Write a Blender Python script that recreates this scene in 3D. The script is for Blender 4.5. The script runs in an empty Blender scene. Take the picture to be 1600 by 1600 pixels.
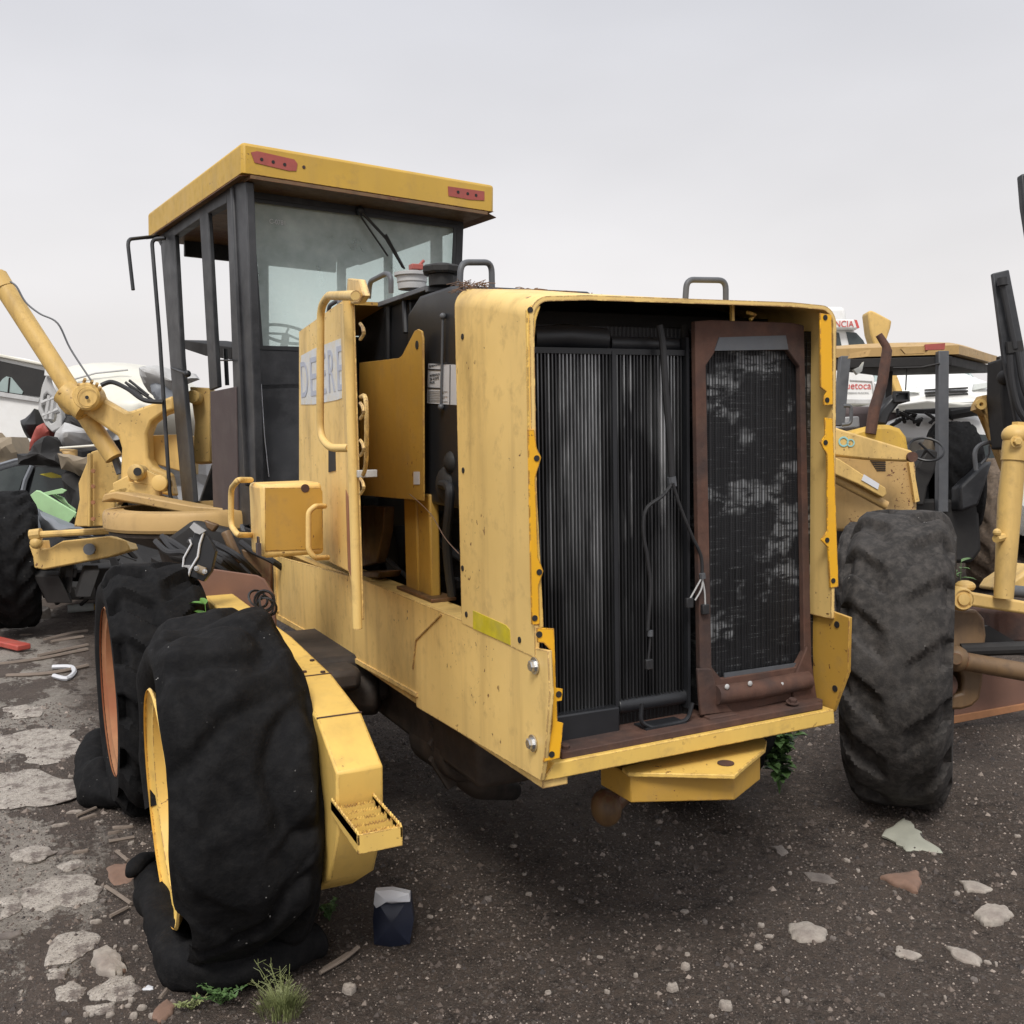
import bpy, bmesh, math, random
from mathutils import Vector, Matrix, noise
random.seed(7)
PI = math.pi
sc = bpy.context.scene
COL = sc.collection

# ------------------------------------------------------------------ camera
CAM = Vector((-1.271, -2.539, 0.992)); F = 1596.0
PITCH, YAW, ROLL = -0.0793, -0.4438, 0.01815
cy_, sy_ = math.cos(YAW), math.sin(YAW); cp_, sp_ = math.cos(PITCH), math.sin(PITCH); cr_, sr_ = math.cos(ROLL), math.sin(ROLL)
RM = (Matrix(((cy_, -sy_, 0), (sy_, cy_, 0), (0, 0, 1))) @ Matrix(((1, 0, 0), (0, cp_, -sp_), (0, sp_, cp_)))
      @ Matrix(((cr_, 0, sr_), (0, 1, 0), (-sr_, 0, cr_))))
cam_d = bpy.data.cameras.new("camera"); cam = bpy.data.objects.new("camera", cam_d); COL.objects.link(cam)
rx, fw, up = RM @ Vector((1, 0, 0)), RM @ Vector((0, 1, 0)), RM @ Vector((0, 0, 1))
cam.matrix_world = Matrix(((rx.x, up.x, -fw.x, CAM.x), (rx.y, up.y, -fw.y, CAM.y), (rx.z, up.z, -fw.z, CAM.z), (0, 0, 0, 1)))
cam_d.sensor_width = 36; cam_d.lens = 36 * F / 1600; cam_d.clip_end = 2000; cam_d.clip_start = 0.02
sc.camera = cam

# ------------------------------------------------------------------ world, sun, exposure
SUN_EL, SUN_AZ = math.radians(52), math.radians(215)      # compass style: from +Y clockwise
w = bpy.data.worlds.new("World"); sc.world = w; w.use_nodes = True
nt = w.node_tree; nt.nodes.clear()
def wn(t, **k):
    n = nt.nodes.new(t)
    for a, b in k.items(): setattr(n, a, b)
    return n
out = wn('ShaderNodeOutputWorld'); bg = wn('ShaderNodeBackground')
sky = wn('ShaderNodeTexSky'); sky.sky_type = 'NISHITA'; sky.sun_disc = False
sky.sun_elevation = SUN_EL; sky.sun_rotation = SUN_AZ; sky.dust_density = 5; sky.air_density = 1.5
tc = wn('ShaderNodeTexCoord'); sep = wn('ShaderNodeSeparateXYZ'); nt.links.new(tc.outputs['Generated'], sep.inputs[0])
ramp = wn('ShaderNodeValToRGB'); nt.links.new(sep.outputs['Z'], ramp.inputs[0])
cr = ramp.color_ramp; cr.elements[0].position = 0.0; cr.elements[0].color = (7.9, 7.55, 7.45, 1)
cr.elements[1].position = 1.0; cr.elements[1].color = (11.5, 11.7, 12.2, 1)
e = cr.elements.new(0.14); e.color = (7.6, 7.4, 7.45, 1)
e = cr.elements.new(0.42); e.color = (5.9, 5.95, 6.35, 1)
mp = wn('ShaderNodeMapping'); mp.inputs['Scale'].default_value = (1.2, 1.2, 3.0); nt.links.new(tc.outputs['Generated'], mp.inputs[0])
nz = wn('ShaderNodeTexNoise'); nz.inputs['Scale'].default_value = 1.7; nz.inputs['Detail'].default_value = 4; nz.inputs['Roughness'].default_value = .45
nt.links.new(mp.outputs[0], nz.inputs[0])
mr = wn('ShaderNodeMapRange'); mr.inputs[1].default_value = .3; mr.inputs[2].default_value = .7; mr.inputs[3].default_value = .92; mr.inputs[4].default_value = 1.09
nt.links.new(nz.outputs[0], mr.inputs[0])
mul = wn('ShaderNodeVectorMath', operation='SCALE'); nt.links.new(ramp.outputs[0], mul.inputs[0]); nt.links.new(mr.outputs[0], mul.inputs['Scale'])
mx = wn('ShaderNodeMix', data_type='RGBA'); mx.inputs[0].default_value = .93
nt.links.new(sky.outputs[0], mx.inputs[6]); nt.links.new(mul.outputs[0], mx.inputs[7])
nt.links.new(mx.outputs[2], bg.inputs[0]); bg.inputs[1].default_value = 0.085
nt.links.new(bg.outputs[0], out.inputs[0])
sd = bpy.data.lights.new("sun", 'SUN'); sd.energy = 1.7; sd.angle = math.radians(18); sd.color = (1, .96, .9)
so = bpy.data.objects.new("sun", sd); COL.objects.link(so)
sdir = Vector((math.sin(SUN_AZ) * math.cos(SUN_EL), math.cos(SUN_AZ) * math.cos(SUN_EL), math.sin(SUN_EL)))
so.rotation_euler = (-sdir).to_track_quat('-Z', 'Y').to_euler(); so.location = sdir * 30
sc.view_settings.view_transform = 'Standard'; sc.view_settings.look = 'None'
sc.view_settings.exposure = 0.5; sc.view_settings.gamma = 1
sc.cycles.max_bounces = 8; sc.cycles.transparent_max_bounces = 12
GZ = -0.82

# ------------------------------------------------------------------ measuring helpers: a sight line met with a real plane
def ray(px, py): return RM @ Vector(((px - 800) / F, 1, -(py - 800) / F))
def U(px, py, ax, v):
    d = ray(px, py); i = 'xyz'.index(ax); return CAM + d * ((v - CAM[i]) / d[i])
def UP(px, py, P, n):
    d = ray(px, py); return CAM + d * ((P - CAM).dot(n) / d.dot(n))
def V(px, py, d): return CAM + ray(px, py) * d

# ------------------------------------------------------------------ materials
class NT:
    def __init__(s, name):
        s.m = bpy.data.materials.new(name); s.m.use_nodes = True; s.t = s.m.node_tree; s.t.nodes.clear()
        s.o = s.n('ShaderNodeOutputMaterial'); s.b = s.n('ShaderNodeBsdfPrincipled'); s.l(s.b.outputs[0], s.o.inputs[0])
        s.tc = s.n('ShaderNodeTexCoord'); s.co = s.tc.outputs['Object']
    def n(s, t, **k):
        x = s.t.nodes.new(t)
        for a, b in k.items(): setattr(x, a, b)
        return x
    def l(s, a, b): s.t.links.new(a, b)
    def noise(s, scale, detail=5, rough=.55, mscale=None, co=None, off=0):
        x = s.n('ShaderNodeTexNoise'); x.inputs['Scale'].default_value = scale; x.inputs['Detail'].default_value = detail; x.inputs['Roughness'].default_value = rough
        mpp = s.n('ShaderNodeMapping'); mpp.inputs['Location'].default_value = (off, off * .7, off * 1.3)
        if mscale: mpp.inputs['Scale'].default_value = mscale
        s.l(co or s.co, mpp.inputs[0]); s.l(mpp.outputs[0], x.inputs[0]); return x.outputs[0]
    def mr(s, v, a, b, c=0, d=1):
        x = s.n('ShaderNodeMapRange')
        for i, q in enumerate((a, b, c, d)): x.inputs[i + 1].default_value = q
        s.l(v, x.inputs[0]); return x.outputs[0]
    def math(s, op, a, b=None):
        x = s.n('ShaderNodeMath', operation=op)
        for i, q in enumerate((a, b)):
            if q is None: continue
            if isinstance(q, (int, float)): x.inputs[i].default_value = q
            else: s.l(q, x.inputs[i])
        return x.outputs[0]
    def mix(s, f, a, b):
        x = s.n('ShaderNodeMix', data_type='RGBA')
        for i, q in ((0, f), (6, a), (7, b)):
            if isinstance(q, (int, float)): x.inputs[i].default_value = q
            elif isinstance(q, tuple): x.inputs[i].default_value = (*q, 1)
            else: s.l(q, x.inputs[i])
        return x.outputs[2]
    def col(s, c):
        if isinstance(c, tuple): s.b.inputs['Base Color'].default_value = (*c, 1)
        else: s.l(c, s.b.inputs['Base Color'])
    def rough(s, r):
        if isinstance(r, (int, float)): s.b.inputs['Roughness'].default_value = r
        else: s.l(r, s.b.inputs['Roughness'])
    def bump(s, h, st=.3, dist=.01):
        x = s.n('ShaderNodeBump'); x.inputs['Strength'].default_value = st; x.inputs['Distance'].default_value = dist
        s.l(h, x.inputs['Height']); s.l(x.outputs[0], s.b.inputs['Normal'])
    def edge(s, r=.006):
        bv = s.n('ShaderNodeBevel'); bv.samples = 4; bv.inputs[0].default_value = r
        g = s.n('ShaderNodeNewGeometry'); d = s.n('ShaderNodeVectorMath', operation='DOT_PRODUCT')
        s.l(bv.outputs[0], d.inputs[0]); s.l(g.outputs['Normal'], d.inputs[1])
        return s.mr(d.outputs['Value'], .995, .93)

RUSTC = (.12, .045, .022)
def paint(name, base, dirt=(.30, .19, .075), rust=.5, streak=.35, rough=.5, edge=True, chips=.66, dark=(.03, .022, .018), dirtamt=.55):
    s = NT(name)
    big = s.noise(1.7, 4); fine = s.noise(14, 6, .65, off=3)
    c = s.mix(s.mr(big, .35, .7), tuple(x * .88 for x in base), tuple(min(1, x * 1.08) for x in base))
    st = s.noise(9, 4, .6, mscale=(1, 1, .07), off=9)
    c = s.mix(s.math('MULTIPLY', s.mr(st, .5, .78), streak), c, dirt)
    c = s.mix(s.math('MULTIPLY', s.mr(fine, .55, .8), dirtamt), c, dirt)
    sp = s.noise(38, 3, .6, off=21); cl = s.noise(2.6, 3, off=31)
    sm = s.noise(2.3, 6, .7, mscale=(1, 1, .45), off=61)
    c = s.mix(s.math('MULTIPLY', s.mr(sm, .56, .76), streak * .9), c, tuple(x * .45 for x in dirt))
    fad = s.noise(.9, 3, off=71); c = s.mix(s.math('MULTIPLY', s.mr(fad, .5, .7), .35), c, tuple(min(1, x * 1.02 + .06) for x in base))
    spots = s.math('MULTIPLY', s.mr(sp, chips, chips + .03), s.mr(cl, .52, .60))
    c = s.mix(spots, c, RUSTC)
    if edge and rust > 0:
        e = s.edge(.007); en = s.mr(s.noise(30, 4, .7, off=5), .58 - rust * .22, .66 - rust * .22)
        c = s.mix(s.math('MULTIPLY', e, en), c, s.mix(s.mr(sp, .4, .6), RUSTC, (.24, .10, .045)))
    s.col(c); s.rough(s.mr(fine, .3, .8, rough - .08, rough + .18)); s.bump(s.math('ADD', fine, s.math('MULTIPLY', spots, -1.5)), .12, .004)
    return s.m
def plain(name, base, rough=.6, var=.25, scale=10, metal=0, bump=.1, tint=None, spec=None, dust=0, dustc=(.25, .22, .19)):
    s = NT(name); f = s.noise(scale, 5, .6); g = s.noise(scale * .18, 3, off=4)
    c = s.mix(f, tuple(x * (1 - var) for x in base), tuple(min(1, x * (1 + var)) for x in base))
    if tint: c = s.mix(s.mr(g, .45, .65), c, tint)
    if dust: c = s.mix(s.math('MULTIPLY', s.mr(s.noise(scale * .5, 6, .7, off=8), .45, .8), dust), c, dustc)
    s.col(c); s.rough(s.mr(f, .2, .8, rough - .1, min(1, rough + .1))); s.b.inputs['Metallic'].default_value = metal
    if spec is not None: s.b.inputs['Specular IOR Level'].default_value = spec
    if bump: s.bump(f, bump, .005)
    return s.m

M = {}
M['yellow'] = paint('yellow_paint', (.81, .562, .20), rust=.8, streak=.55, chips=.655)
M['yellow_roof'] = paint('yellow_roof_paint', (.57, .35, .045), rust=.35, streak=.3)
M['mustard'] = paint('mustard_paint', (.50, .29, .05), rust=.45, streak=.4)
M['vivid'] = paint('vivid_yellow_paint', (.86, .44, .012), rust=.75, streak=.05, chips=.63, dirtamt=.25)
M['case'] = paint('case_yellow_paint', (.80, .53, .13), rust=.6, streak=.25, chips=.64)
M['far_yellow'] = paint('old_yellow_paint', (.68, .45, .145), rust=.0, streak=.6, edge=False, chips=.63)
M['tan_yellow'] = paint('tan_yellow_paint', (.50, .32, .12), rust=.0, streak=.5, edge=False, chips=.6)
M['rusty_yellow'] = paint('rusty_yellow', (.16, .092, .038), rust=.9, streak=.8, chips=.46, dirt=(.04, .022, .015), dirtamt=1)
M['rust'] = plain('rust', (.090, .043, .030), .85, .5, 30, bump=.5, tint=(.050, .031, .027), dust=.4, dustc=(.16, .09, .06))
M['rust_face'] = plain('rusted_steel', (.19, .10, .07), .75, .3, 9, bump=.15, tint=(.16, .085, .062))
M['rim_rust'] = plain('rusted_rim', (.36, .17, .08), .8, .35, 18, bump=.2, tint=(.30, .11, .05))
M['black'] = plain('black_paint', (.016, .017, .020), .5, .5, 9, bump=.1, tint=(.040, .042, .047), dust=.55, dustc=(.10, .10, .105))
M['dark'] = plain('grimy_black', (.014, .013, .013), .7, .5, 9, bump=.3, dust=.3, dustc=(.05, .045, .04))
M['plastic'] = plain('black_plastic', (.016, .017, .02), .42, .25, 5, bump=.03, dust=.12, dustc=(.06, .06, .06))
M['grey'] = plain('grey_steel', (.085, .09, .10), .5, .25, 16, dust=.3, dustc=(.16, .155, .15))
M['brownpanel'] = plain('brown_panel', (.075, .055, .055), .8, .3, 12, dust=.4, dustc=(.13, .11, .10))
M['grime'] = plain('greasy_brown', (.050, .036, .027), .75, .6, 12, bump=.5, tint=(.016, .013, .012), dust=.6, dustc=(.11, .085, .065))
M['silver'] = plain('bare_steel', (.55, .55, .55), .35, .2, 20, metal=.9)
M['white'] = plain('white_paint', (.74, .74, .73), .35, .06, 4, bump=.02, dust=.25, dustc=(.45, .40, .33))
M['cream'] = plain('cream_paint', (.66, .64, .56), .35, .08, 3, bump=.02, dust=.35, dustc=(.40, .37, .30))
M['carblack'] = plain('black_car_paint', (.02, .022, .026), .25, .3, 5, bump=.02, dust=.2)
M['lightgrey'] = plain('light_grey_plastic', (.46, .46, .46), .6, .15, 12, dust=.5, dustc=(.2, .18, .16))
M['greygreen'] = plain('pale_green_sheet', (.36, .58, .30), .55, .12, 8, dust=.3, dustc=(.25, .3, .2))
M['bluegrey'] = plain('blue_grey_sheet', (.19, .205, .23), .55, .15, 8)
M['redobj'] = plain('red_plastic', (.42, .07, .05), .5, .2, 15, dust=.4)
M['reddull'] = plain('dull_red', (.35, .075, .06), .55, .35, 12, dust=.35, dustc=(.24, .12, .1))
M['label'] = plain('white_label', (.62, .63, .66), .5, .05, 30, bump=0)
M['decal'] = plain('pale_blue_decal', (.60, .62, .64), .5, .15, 40, bump=0, dust=.9, dustc=(.62, .52, .30))
M['ink'] = plain('ink', (.03, .03, .035), .6, .1, 10, bump=0)
M['decalink'] = plain('faded_ink', (.42, .45, .53), .6, .25, 60, bump=0)
M['redink'] = plain('red_ink', (.55, .08, .07), .5, .1, 10, bump=0)
M['greyink'] = plain('grey_ink', (.35, .35, .35), .5, .1, 10, bump=0)
M['yellowtape'] = plain('yellow_green_tape', (.56, .46, .02), .5, .3, 25, bump=0, dust=.3)
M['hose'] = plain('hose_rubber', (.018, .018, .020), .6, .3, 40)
M['twig'] = plain('dry_fibre', (.16, .10, .07), .9, .4, 30)
M['wood'] = plain('weathered_wood', (.20, .16, .13), .85, .3, 14)
M['stone'] = plain('stone', (.37, .33, .285), .9, .35, 55, bump=.9, dust=.6, dustc=(.11, .09, .08), tint=(.27, .23, .20))
M['stone_dark'] = plain('stone_dark', (.19, .165, .145), .9, .35, 55, bump=.9, dust=.6, dustc=(.11, .09, .08), tint=(.12, .10, .09))
M['slate'] = plain('grey_green_shard', (.34, .34, .28), .8, .2, 14)
M['terracotta'] = plain('terracotta', (.20, .12, .085), .85, .35, 30, bump=.6, dust=.6, dustc=(.14, .11, .09))
M['navy'] = plain('navy_plastic', (.014, .018, .035), .45, .3, 12)
M['seat'] = plain('worn_seat_cloth', (.26, .21, .15), .9, .25, 14)
M['lens'] = plain('lamp_lens', (.50, .52, .50), .15, .15, 20, bump=.1)
M['bluegraf'] = plain('turquoise_spray', (.28, .52, .50), .7, .25, 20)

def rubber(name, base, dust, dustc=(.13, .115, .10)):
    s = NT(name); f = s.noise(26, 6, .65); g = s.noise(3.2, 5, .6, off=5); sp = s.noise(70, 2, .5, off=7); cl = s.noise(4, 3, off=13)
    c = s.mix(s.mr(g, .38, .7), base, tuple(x * 1.7 for x in base))
    c = s.mix(s.math('MULTIPLY', s.mr(f, .42, .78), dust), c, dustc)
    c = s.mix(s.math('MULTIPLY', s.mr(sp, .73, .76), s.mr(cl, .52, .62)), c, (.45, .44, .42))
    s.col(c); s.rough(.82); s.b.inputs['Specular IOR Level'].default_value = .14
    s.bump(s.math('ADD', f, s.math('MULTIPLY', s.noise(8, 6, .65, off=2), 1.0)), .6, .010)
    return s.m
M['tyre'] = rubber('black_rubber', (.0055, .0055, .0061), .30, (.036, .034, .033))
M['tyre_grey'] = rubber('dusty_rubber', (.030, .028, .027), .75, (.105, .094, .086))
M['tyre_brown'] = rubber('muddy_rubber', (.09, .07, .055), .8, (.24, .18, .13))

def fins(name, base, hi, zscale, xscale, streaks=False):
    s = NT(name)
    wv = s.n('ShaderNodeTexWave', wave_type='BANDS', bands_direction='Z', wave_profile='SAW'); wv.inputs['Scale'].default_value = zscale
    wv.inputs['Distortion'].default_value = .6; wv.inputs['Detail'].default_value = 1; s.l(s.co, wv.inputs[0])
    wx = s.n('ShaderNodeTexWave', wave_type='BANDS', bands_direction='X', wave_profile='SIN'); wx.inputs['Scale'].default_value = xscale; s.l(s.co, wx.inputs[0])
    h = s.math('MULTIPLY', wv.outputs['Fac'], wx.outputs['Fac'])
    c = s.mix(s.mr(h, .1, .9), base, hi)
    cloud = s.noise(3.2, 5, .6, off=6)
    c = s.mix(s.mr(cloud, .42, .68), c, tuple(x * .35 for x in base))
    if streaks:
        a = s.noise(11, 5, .7, mscale=(.9, 1, 3.2), off=2); b = s.noise(6.5, 3, .5, mscale=(1, 1, 1.5), off=14)
        k = s.math('MULTIPLY', s.mr(a, .42, .52), s.mr(b, .53, .60))
        c = s.mix(s.math('MULTIPLY', k, .8), c, (.30, .31, .32))
        lin = s.noise(30, 2, .5, mscale=(.35, 1, 6), off=25)
        c = s.mix(s.math('MULTIPLY', s.mr(lin, .60, .66), .5), c, (.17, .175, .18))
    s.col(c); s.rough(.5); s.b.inputs['Metallic'].default_value = .25
    s.bump(h, .7, .004); return s.m
M['fins'] = fins('radiator_fins', (.016, .016, .018), (.05, .052, .055), 60, 22)
M['fins2'] = fins('oil_cooler_fins', (.018, .018, .02), (.06, .062, .066), 55, 12, True)
def bars():
    s = NT('radiator_tubes'); a = s.noise(26, 5, .7, mscale=(1, 1, .10)); b = s.noise(2.6, 2, .4, mscale=(1.6, 1, .8), off=3)
    sp = s.n('ShaderNodeSeparateXYZ'); s.l(s.co, sp.inputs[0])
    worn = s.math('MULTIPLY', s.mr(b, .44, .58), s.mr(a, .3, .75))
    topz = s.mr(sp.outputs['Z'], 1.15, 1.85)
    c = s.mix(s.math('MULTIPLY', worn, s.math('ADD', topz, .25)), (.04, .041, .044), (.36, .37, .38))  # worn streaks, paler towards the top as painted highlights
    ng = s.n('ShaderNodeNewGeometry'); rv = ng.outputs['Random Per Island']
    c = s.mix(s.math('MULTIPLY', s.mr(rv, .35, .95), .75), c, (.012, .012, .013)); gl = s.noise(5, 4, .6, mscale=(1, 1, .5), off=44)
    c = s.mix(s.math('MULTIPLY', s.math('MULTIPLY', s.mr(rv, .3, .05), topz), s.mr(gl, .45, .65)), c, (.62, .63, .64))  # glossy glints on some tubes, painted into the colour
    s.col(c); s.rough(.35); s.b.inputs['Metallic'].default_value = .5; return s.m
M['bars'] = bars()

def glass(name, tint, trans, rough=.08):
    s = NT(name); tr = s.n('ShaderNodeBsdfTransparent'); tr.inputs[0].default_value = (*tint, 1)
    mixs = s.n('ShaderNodeMixShader'); d = s.noise(5, 5, .6); s.col(s.mix(s.mr(d, .3, .7), (.56, .64, .62), (.72, .79, .77))); s.rough(.25)
    s.l(s.mr(d, .3, .7, 1 - trans - .08, 1 - trans + .06), mixs.inputs[0]); s.l(tr.outputs[0], mixs.inputs[1]); s.l(s.b.outputs[0], mixs.inputs[2])
    s.l(mixs.outputs[0], s.o.inputs[0]); return s.m
M['glass'] = glass('dusty_green_glass', (.88, .96, .94), .60)
M['carglass'] = plain('dark_car_glass', (.03, .04, .042), .12, .4, 3, bump=0, dust=.35, dustc=(.16, .18, .17))
M['paleglass'] = plain('pale_car_glass', (.30, .37, .36), .12, .3, 3, bump=0)

def leafm(name, a, b):
    s = NT(name); f = s.noise(60, 2); s.col(s.mix(f, a, b)); s.rough(.55)
    try: s.b.inputs['Subsurface Weight'].default_value = 0
    except Exception: pass
    return s.m
M['leaf'] = leafm('leaf_green', (.05, .11, .03), (.13, .22, .08)); M['leaf_pale'] = leafm('grass_green', (.16, .20, .07), (.30, .32, .14))
M['leaf_bright'] = leafm('fresh_leaf', (.07, .19, .03), (.12, .26, .05))

def ground_mat():
    s = NT('gravel_ground')
    n0 = s.noise(1.1, 6, .65, off=41); n1 = s.noise(6.0, 8, .75); n2 = s.noise(34, 6, .8, off=3); n3 = s.noise(110, 4, .75, off=11)
    sp = s.n('ShaderNodeSeparateXYZ'); s.l(s.co, sp.inputs[0])
    c = s.mix(s.mr(n1, .38, .62), (.050, .038, .032), (.150, .118, .098))
    c = s.mix(s.mr(n0, .42, .62), c, s.mix(n2, (.075, .058, .049), (.19, .152, .126)))
    n4 = s.noise(17, 7, .8, off=27); c = s.mix(s.math('MULTIPLY', s.mr(n4, .50, .60), .7), c, (.155, .115, .090)); c = s.mix(s.math('MULTIPLY', s.mr(n4, .46, .38), .6), c, (.026, .019, .016))
    c = s.mix(s.math('MULTIPLY', s.mr(n2, .52, .62), .7), c, (.20, .152, .122))
    c = s.mix(s.math('MULTIPLY', s.mr(n3, .60, .68), .45), c, (.25, .205, .17))
    c = s.mix(s.math('MULTIPLY', s.mr(n3, .44, .36), .7), c, (.016, .013, .012))
    hts = None
    for sc_, th, cl in ((38, .86, (.28, .235, .20)), (80, .82, (.32, .27, .235)), (150, .86, (.30, .26, .22))):
        vo = s.n('ShaderNodeTexVoronoi', feature='F1'); vo.inputs['Scale'].default_value = sc_; s.l(s.co, vo.inputs[0])
        vc = s.n('ShaderNodeSeparateColor'); s.l(vo.outputs['Color'], vc.inputs[0])
        st = s.math('MULTIPLY', s.mr(vc.outputs[0], th, th + .01), s.mr(vo.outputs['Distance'], .42, .34))
        tone = s.mix(vc.outputs[1], tuple(x * .35 for x in cl), cl)
        c = s.mix(st, c, tone); hts = st if hts is None else s.math('ADD', hts, st)
    # worn pale concrete showing through on the left-hand side of the yard
    wob = s.noise(2.2, 5, .6, off=55)
    q = s.noise(1.7, 9, .68, mscale=(1.35, .75, 1), off=17)
    left = s.mr(s.math('ADD', sp.outputs['X'], s.math('MULTIPLY', wob, .5)), -.55, -1.0)
    pv = s.math('ADD', q, s.math('MULTIPLY', s.noise(28, 6, .75, off=2), .20))
    pale = s.math('MULTIPLY', s.mr(pv, .60, .625), left)
    conc = s.mix(s.mr(n2, .35, .65), (.34, .30, .26), (.60, .545, .485))
    conc = s.mix(s.math('MULTIPLY', s.mr(n1, .5, .7), .6), conc, (.22, .19, .17))
    conc = s.mix(s.mr(n3, .57, .64), conc, (.10, .085, .075))
    c = s.mix(s.math('MULTIPLY', left, .4), c, (.20, .165, .145))
    c = s.mix(pale, c, conc)
    s.col(c); s.rough(.9); s.b.inputs['Specular IOR Level'].default_value = .25
    h = s.math('ADD', s.math('MULTIPLY', n2, 1.2), s.math('MULTIPLY', n3, .6))
    h = s.math('ADD', h, s.math('MULTIPLY', hts, .5)); h = s.math('ADD', h, s.math('MULTIPLY', pale, .5))
    s.bump(s.math('ADD', h, s.math('MULTIPLY', n4, 1.5)), 1.0, .028); return s.m
M['ground'] = ground_mat()

# ------------------------------------------------------------------ mesh building
def rnd_frame(d):
    d = d.normalized(); a = Vector((0, 0, 1)) if abs(d.z) < .9 else Vector((1, 0, 0))
    u = d.cross(a).normalized(); return u, d.cross(u).normalized()
def bend(pts, r=.03, n=5):
    pts = [Vector(p) for p in pts]; o = [pts[0]]
    for i in range(1, len(pts) - 1):
        a, b, c = pts[i - 1], pts[i], pts[i + 1]
        ra = min(r, (a - b).length * .45, (c - b).length * .45)
        p, q = b + (a - b).normalized() * ra, b + (c - b).normalized() * ra
        for k in range(n + 1):
            t = k / n; o.append(p * (1 - t) ** 2 + b * 2 * t * (1 - t) + q * t * t)
    return o + [pts[-1]]
def spline(pts, n=6):
    pts = [Vector(p) for p in pts]; o = []; P = [pts[0]] + pts + [pts[-1]]
    for i in range(1, len(P) - 2):
        for k in range(n):
            t = k / n; a, b, c, d = P[i - 1:i + 3]
            o.append(.5 * ((2 * b) + (c - a) * t + (2 * a - 5 * b + 4 * c - d) * t * t + (3 * b - a - 3 * c + d) * t ** 3))
    return o + [pts[-1]]
class MB:
    def __init__(s): s.v = []; s.f = []
    def add(s, vs, fs):
        o = len(s.v); s.v += [Vector(x) for x in vs]; s.f += [tuple(i + o for i in f) for f in fs]; return s
    def box(s, a, b):
        (x0, y0, z0), (x1, y1, z1) = a, b
        return s.add([(x0, y0, z0), (x1, y0, z0), (x1, y1, z0), (x0, y1, z0), (x0, y0, z1), (x1, y0, z1), (x1, y1, z1), (x0, y1, z1)],
                     [(0, 3, 2, 1), (4, 5, 6, 7), (0, 1, 5, 4), (1, 2, 6, 5), (2, 3, 7, 6), (3, 0, 4, 7)])
    def obox(s, c, ux, uy, uz):
        c = Vector(c); P = [c + ux * i + uy * j + uz * k for k in (-1, 1) for (i, j) in ((-1, -1), (1, -1), (1, 1), (-1, 1))]
        return s.add(P, [(0, 3, 2, 1), (4, 5, 6, 7), (0, 1, 5, 4), (1, 2, 6, 5), (2, 3, 7, 6), (3, 0, 4, 7)])
    def slab(s, pts, vec):
        n = len(pts); vec = Vector(vec); P = [Vector(p) for p in pts]
        return s.add(P + [p + vec for p in P], [tuple(range(n))[::-1], tuple(range(n, 2 * n))] + [(i, (i + 1) % n, n + (i + 1) % n, n + i) for i in range(n)])
    def ring(s, outer, inner, vec):
        n = len(outer); vec = Vector(vec); O = [Vector(p) for p in outer]; I = [Vector(p) for p in inner]
        vs = O + I + [p + vec for p in O] + [p + vec for p in I]; f = []
        for i in range(n):
            j = (i + 1) % n
            f += [(i, n + i, n + j, j), (2 * n + i, 2 * n + j, 3 * n + j, 3 * n + i), (i, j, 2 * n + j, 2 * n + i), (n + i, 3 * n + i, 3 * n + j, n + j)]
        return s.add(vs, f)
    def tube(s, path, r, n=10, caps=True):
        path = [Vector(p) for p in path]; rr = r if isinstance(r, (list, tuple)) else [r] * len(path)
        vs = []; f = []; u = None
        for i, p in enumerate(path):
            d = (path[min(i + 1, len(path) - 1)] - path[max(i - 1, 0)]).normalized()
            if u is None: u, _ = rnd_frame(d)
            u = (u - d * u.dot(d)).normalized(); w = d.cross(u)
            vs += [p + (u * math.cos(2 * PI * k / n) + w * math.sin(2 * PI * k / n)) * rr[i] for k in range(n)]
        for i in range(len(path) - 1):
            for k in range(n):
                a, b = i * n + k, i * n + (k + 1) % n; f.append((a, b, b + n, a + n))
        if caps: f += [tuple(range(n))[::-1], tuple(range((len(path) - 1) * n, len(path) * n))]
        return s.add(vs, f)
    def cyl(s, a, b, r, n=24): return s.tube([a, b], r, n)
    def lathe(s, c, ax, prof, n=32, closed=False):
        c = Vector(c); ax = Vector(ax).normalized(); u, w = rnd_frame(ax); vs = []; f = []
        for (r, h) in prof:
            vs += [c + ax * h + (u * math.cos(2 * PI * k / n) + w * math.sin(2 * PI * k / n)) * max(r, 1e-4) for k in range(n)]
        m = len(prof)
        for i in range(m - 1 + (1 if closed else 0)):
            for k in range(n):
                a = i * n; b = ((i + 1) % m) * n; f.append((a + k, a + (k + 1) % n, b + (k + 1) % n, b + k))
        return s.add(vs, f)
    def ball(s, c, r, n=12, sc_=(1, 1, 1)):
        c = Vector(c); o = len(s.v)
        s.lathe((0, 0, 0), (0, 0, 1), [(math.sin(PI * i / n), -math.cos(PI * i / n)) for i in range(n + 1)], n * 2)
        for i in range(o, len(s.v)):
            p = s.v[i]; s.v[i] = Vector((c.x + p.x * r * sc_[0], c.y + p.y * r * sc_[1], c.z + p.z * r * sc_[2]))
        return s
    def build(s, name, mat, parent=None, bev=0, smooth=False, ang=.6, mtx=None):
        off = Vector((0, 0, 0)); q = parent
        while q is not None: off += q.location; q = q.parent
        me = bpy.data.meshes.new(name)
        vs = [mtx @ p for p in s.v] if mtx else s.v
        me.from_pydata([tuple(p - off) for p in vs], [], s.f); me.update()
        b = bmesh.new(); b.from_mesh(me); bmesh.ops.recalc_face_normals(b, faces=b.faces); b.to_mesh(me); b.free()
        me.materials.append(M[mat] if isinstance(mat, str) else mat)
        if smooth or bev:
            me.polygons.foreach_set('use_smooth', [True] * len(me.polygons)); me.set_sharp_from_angle(angle=ang)
        o = bpy.data.objects.new(name, me); COL.objects.link(o); o.parent = parent
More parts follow.
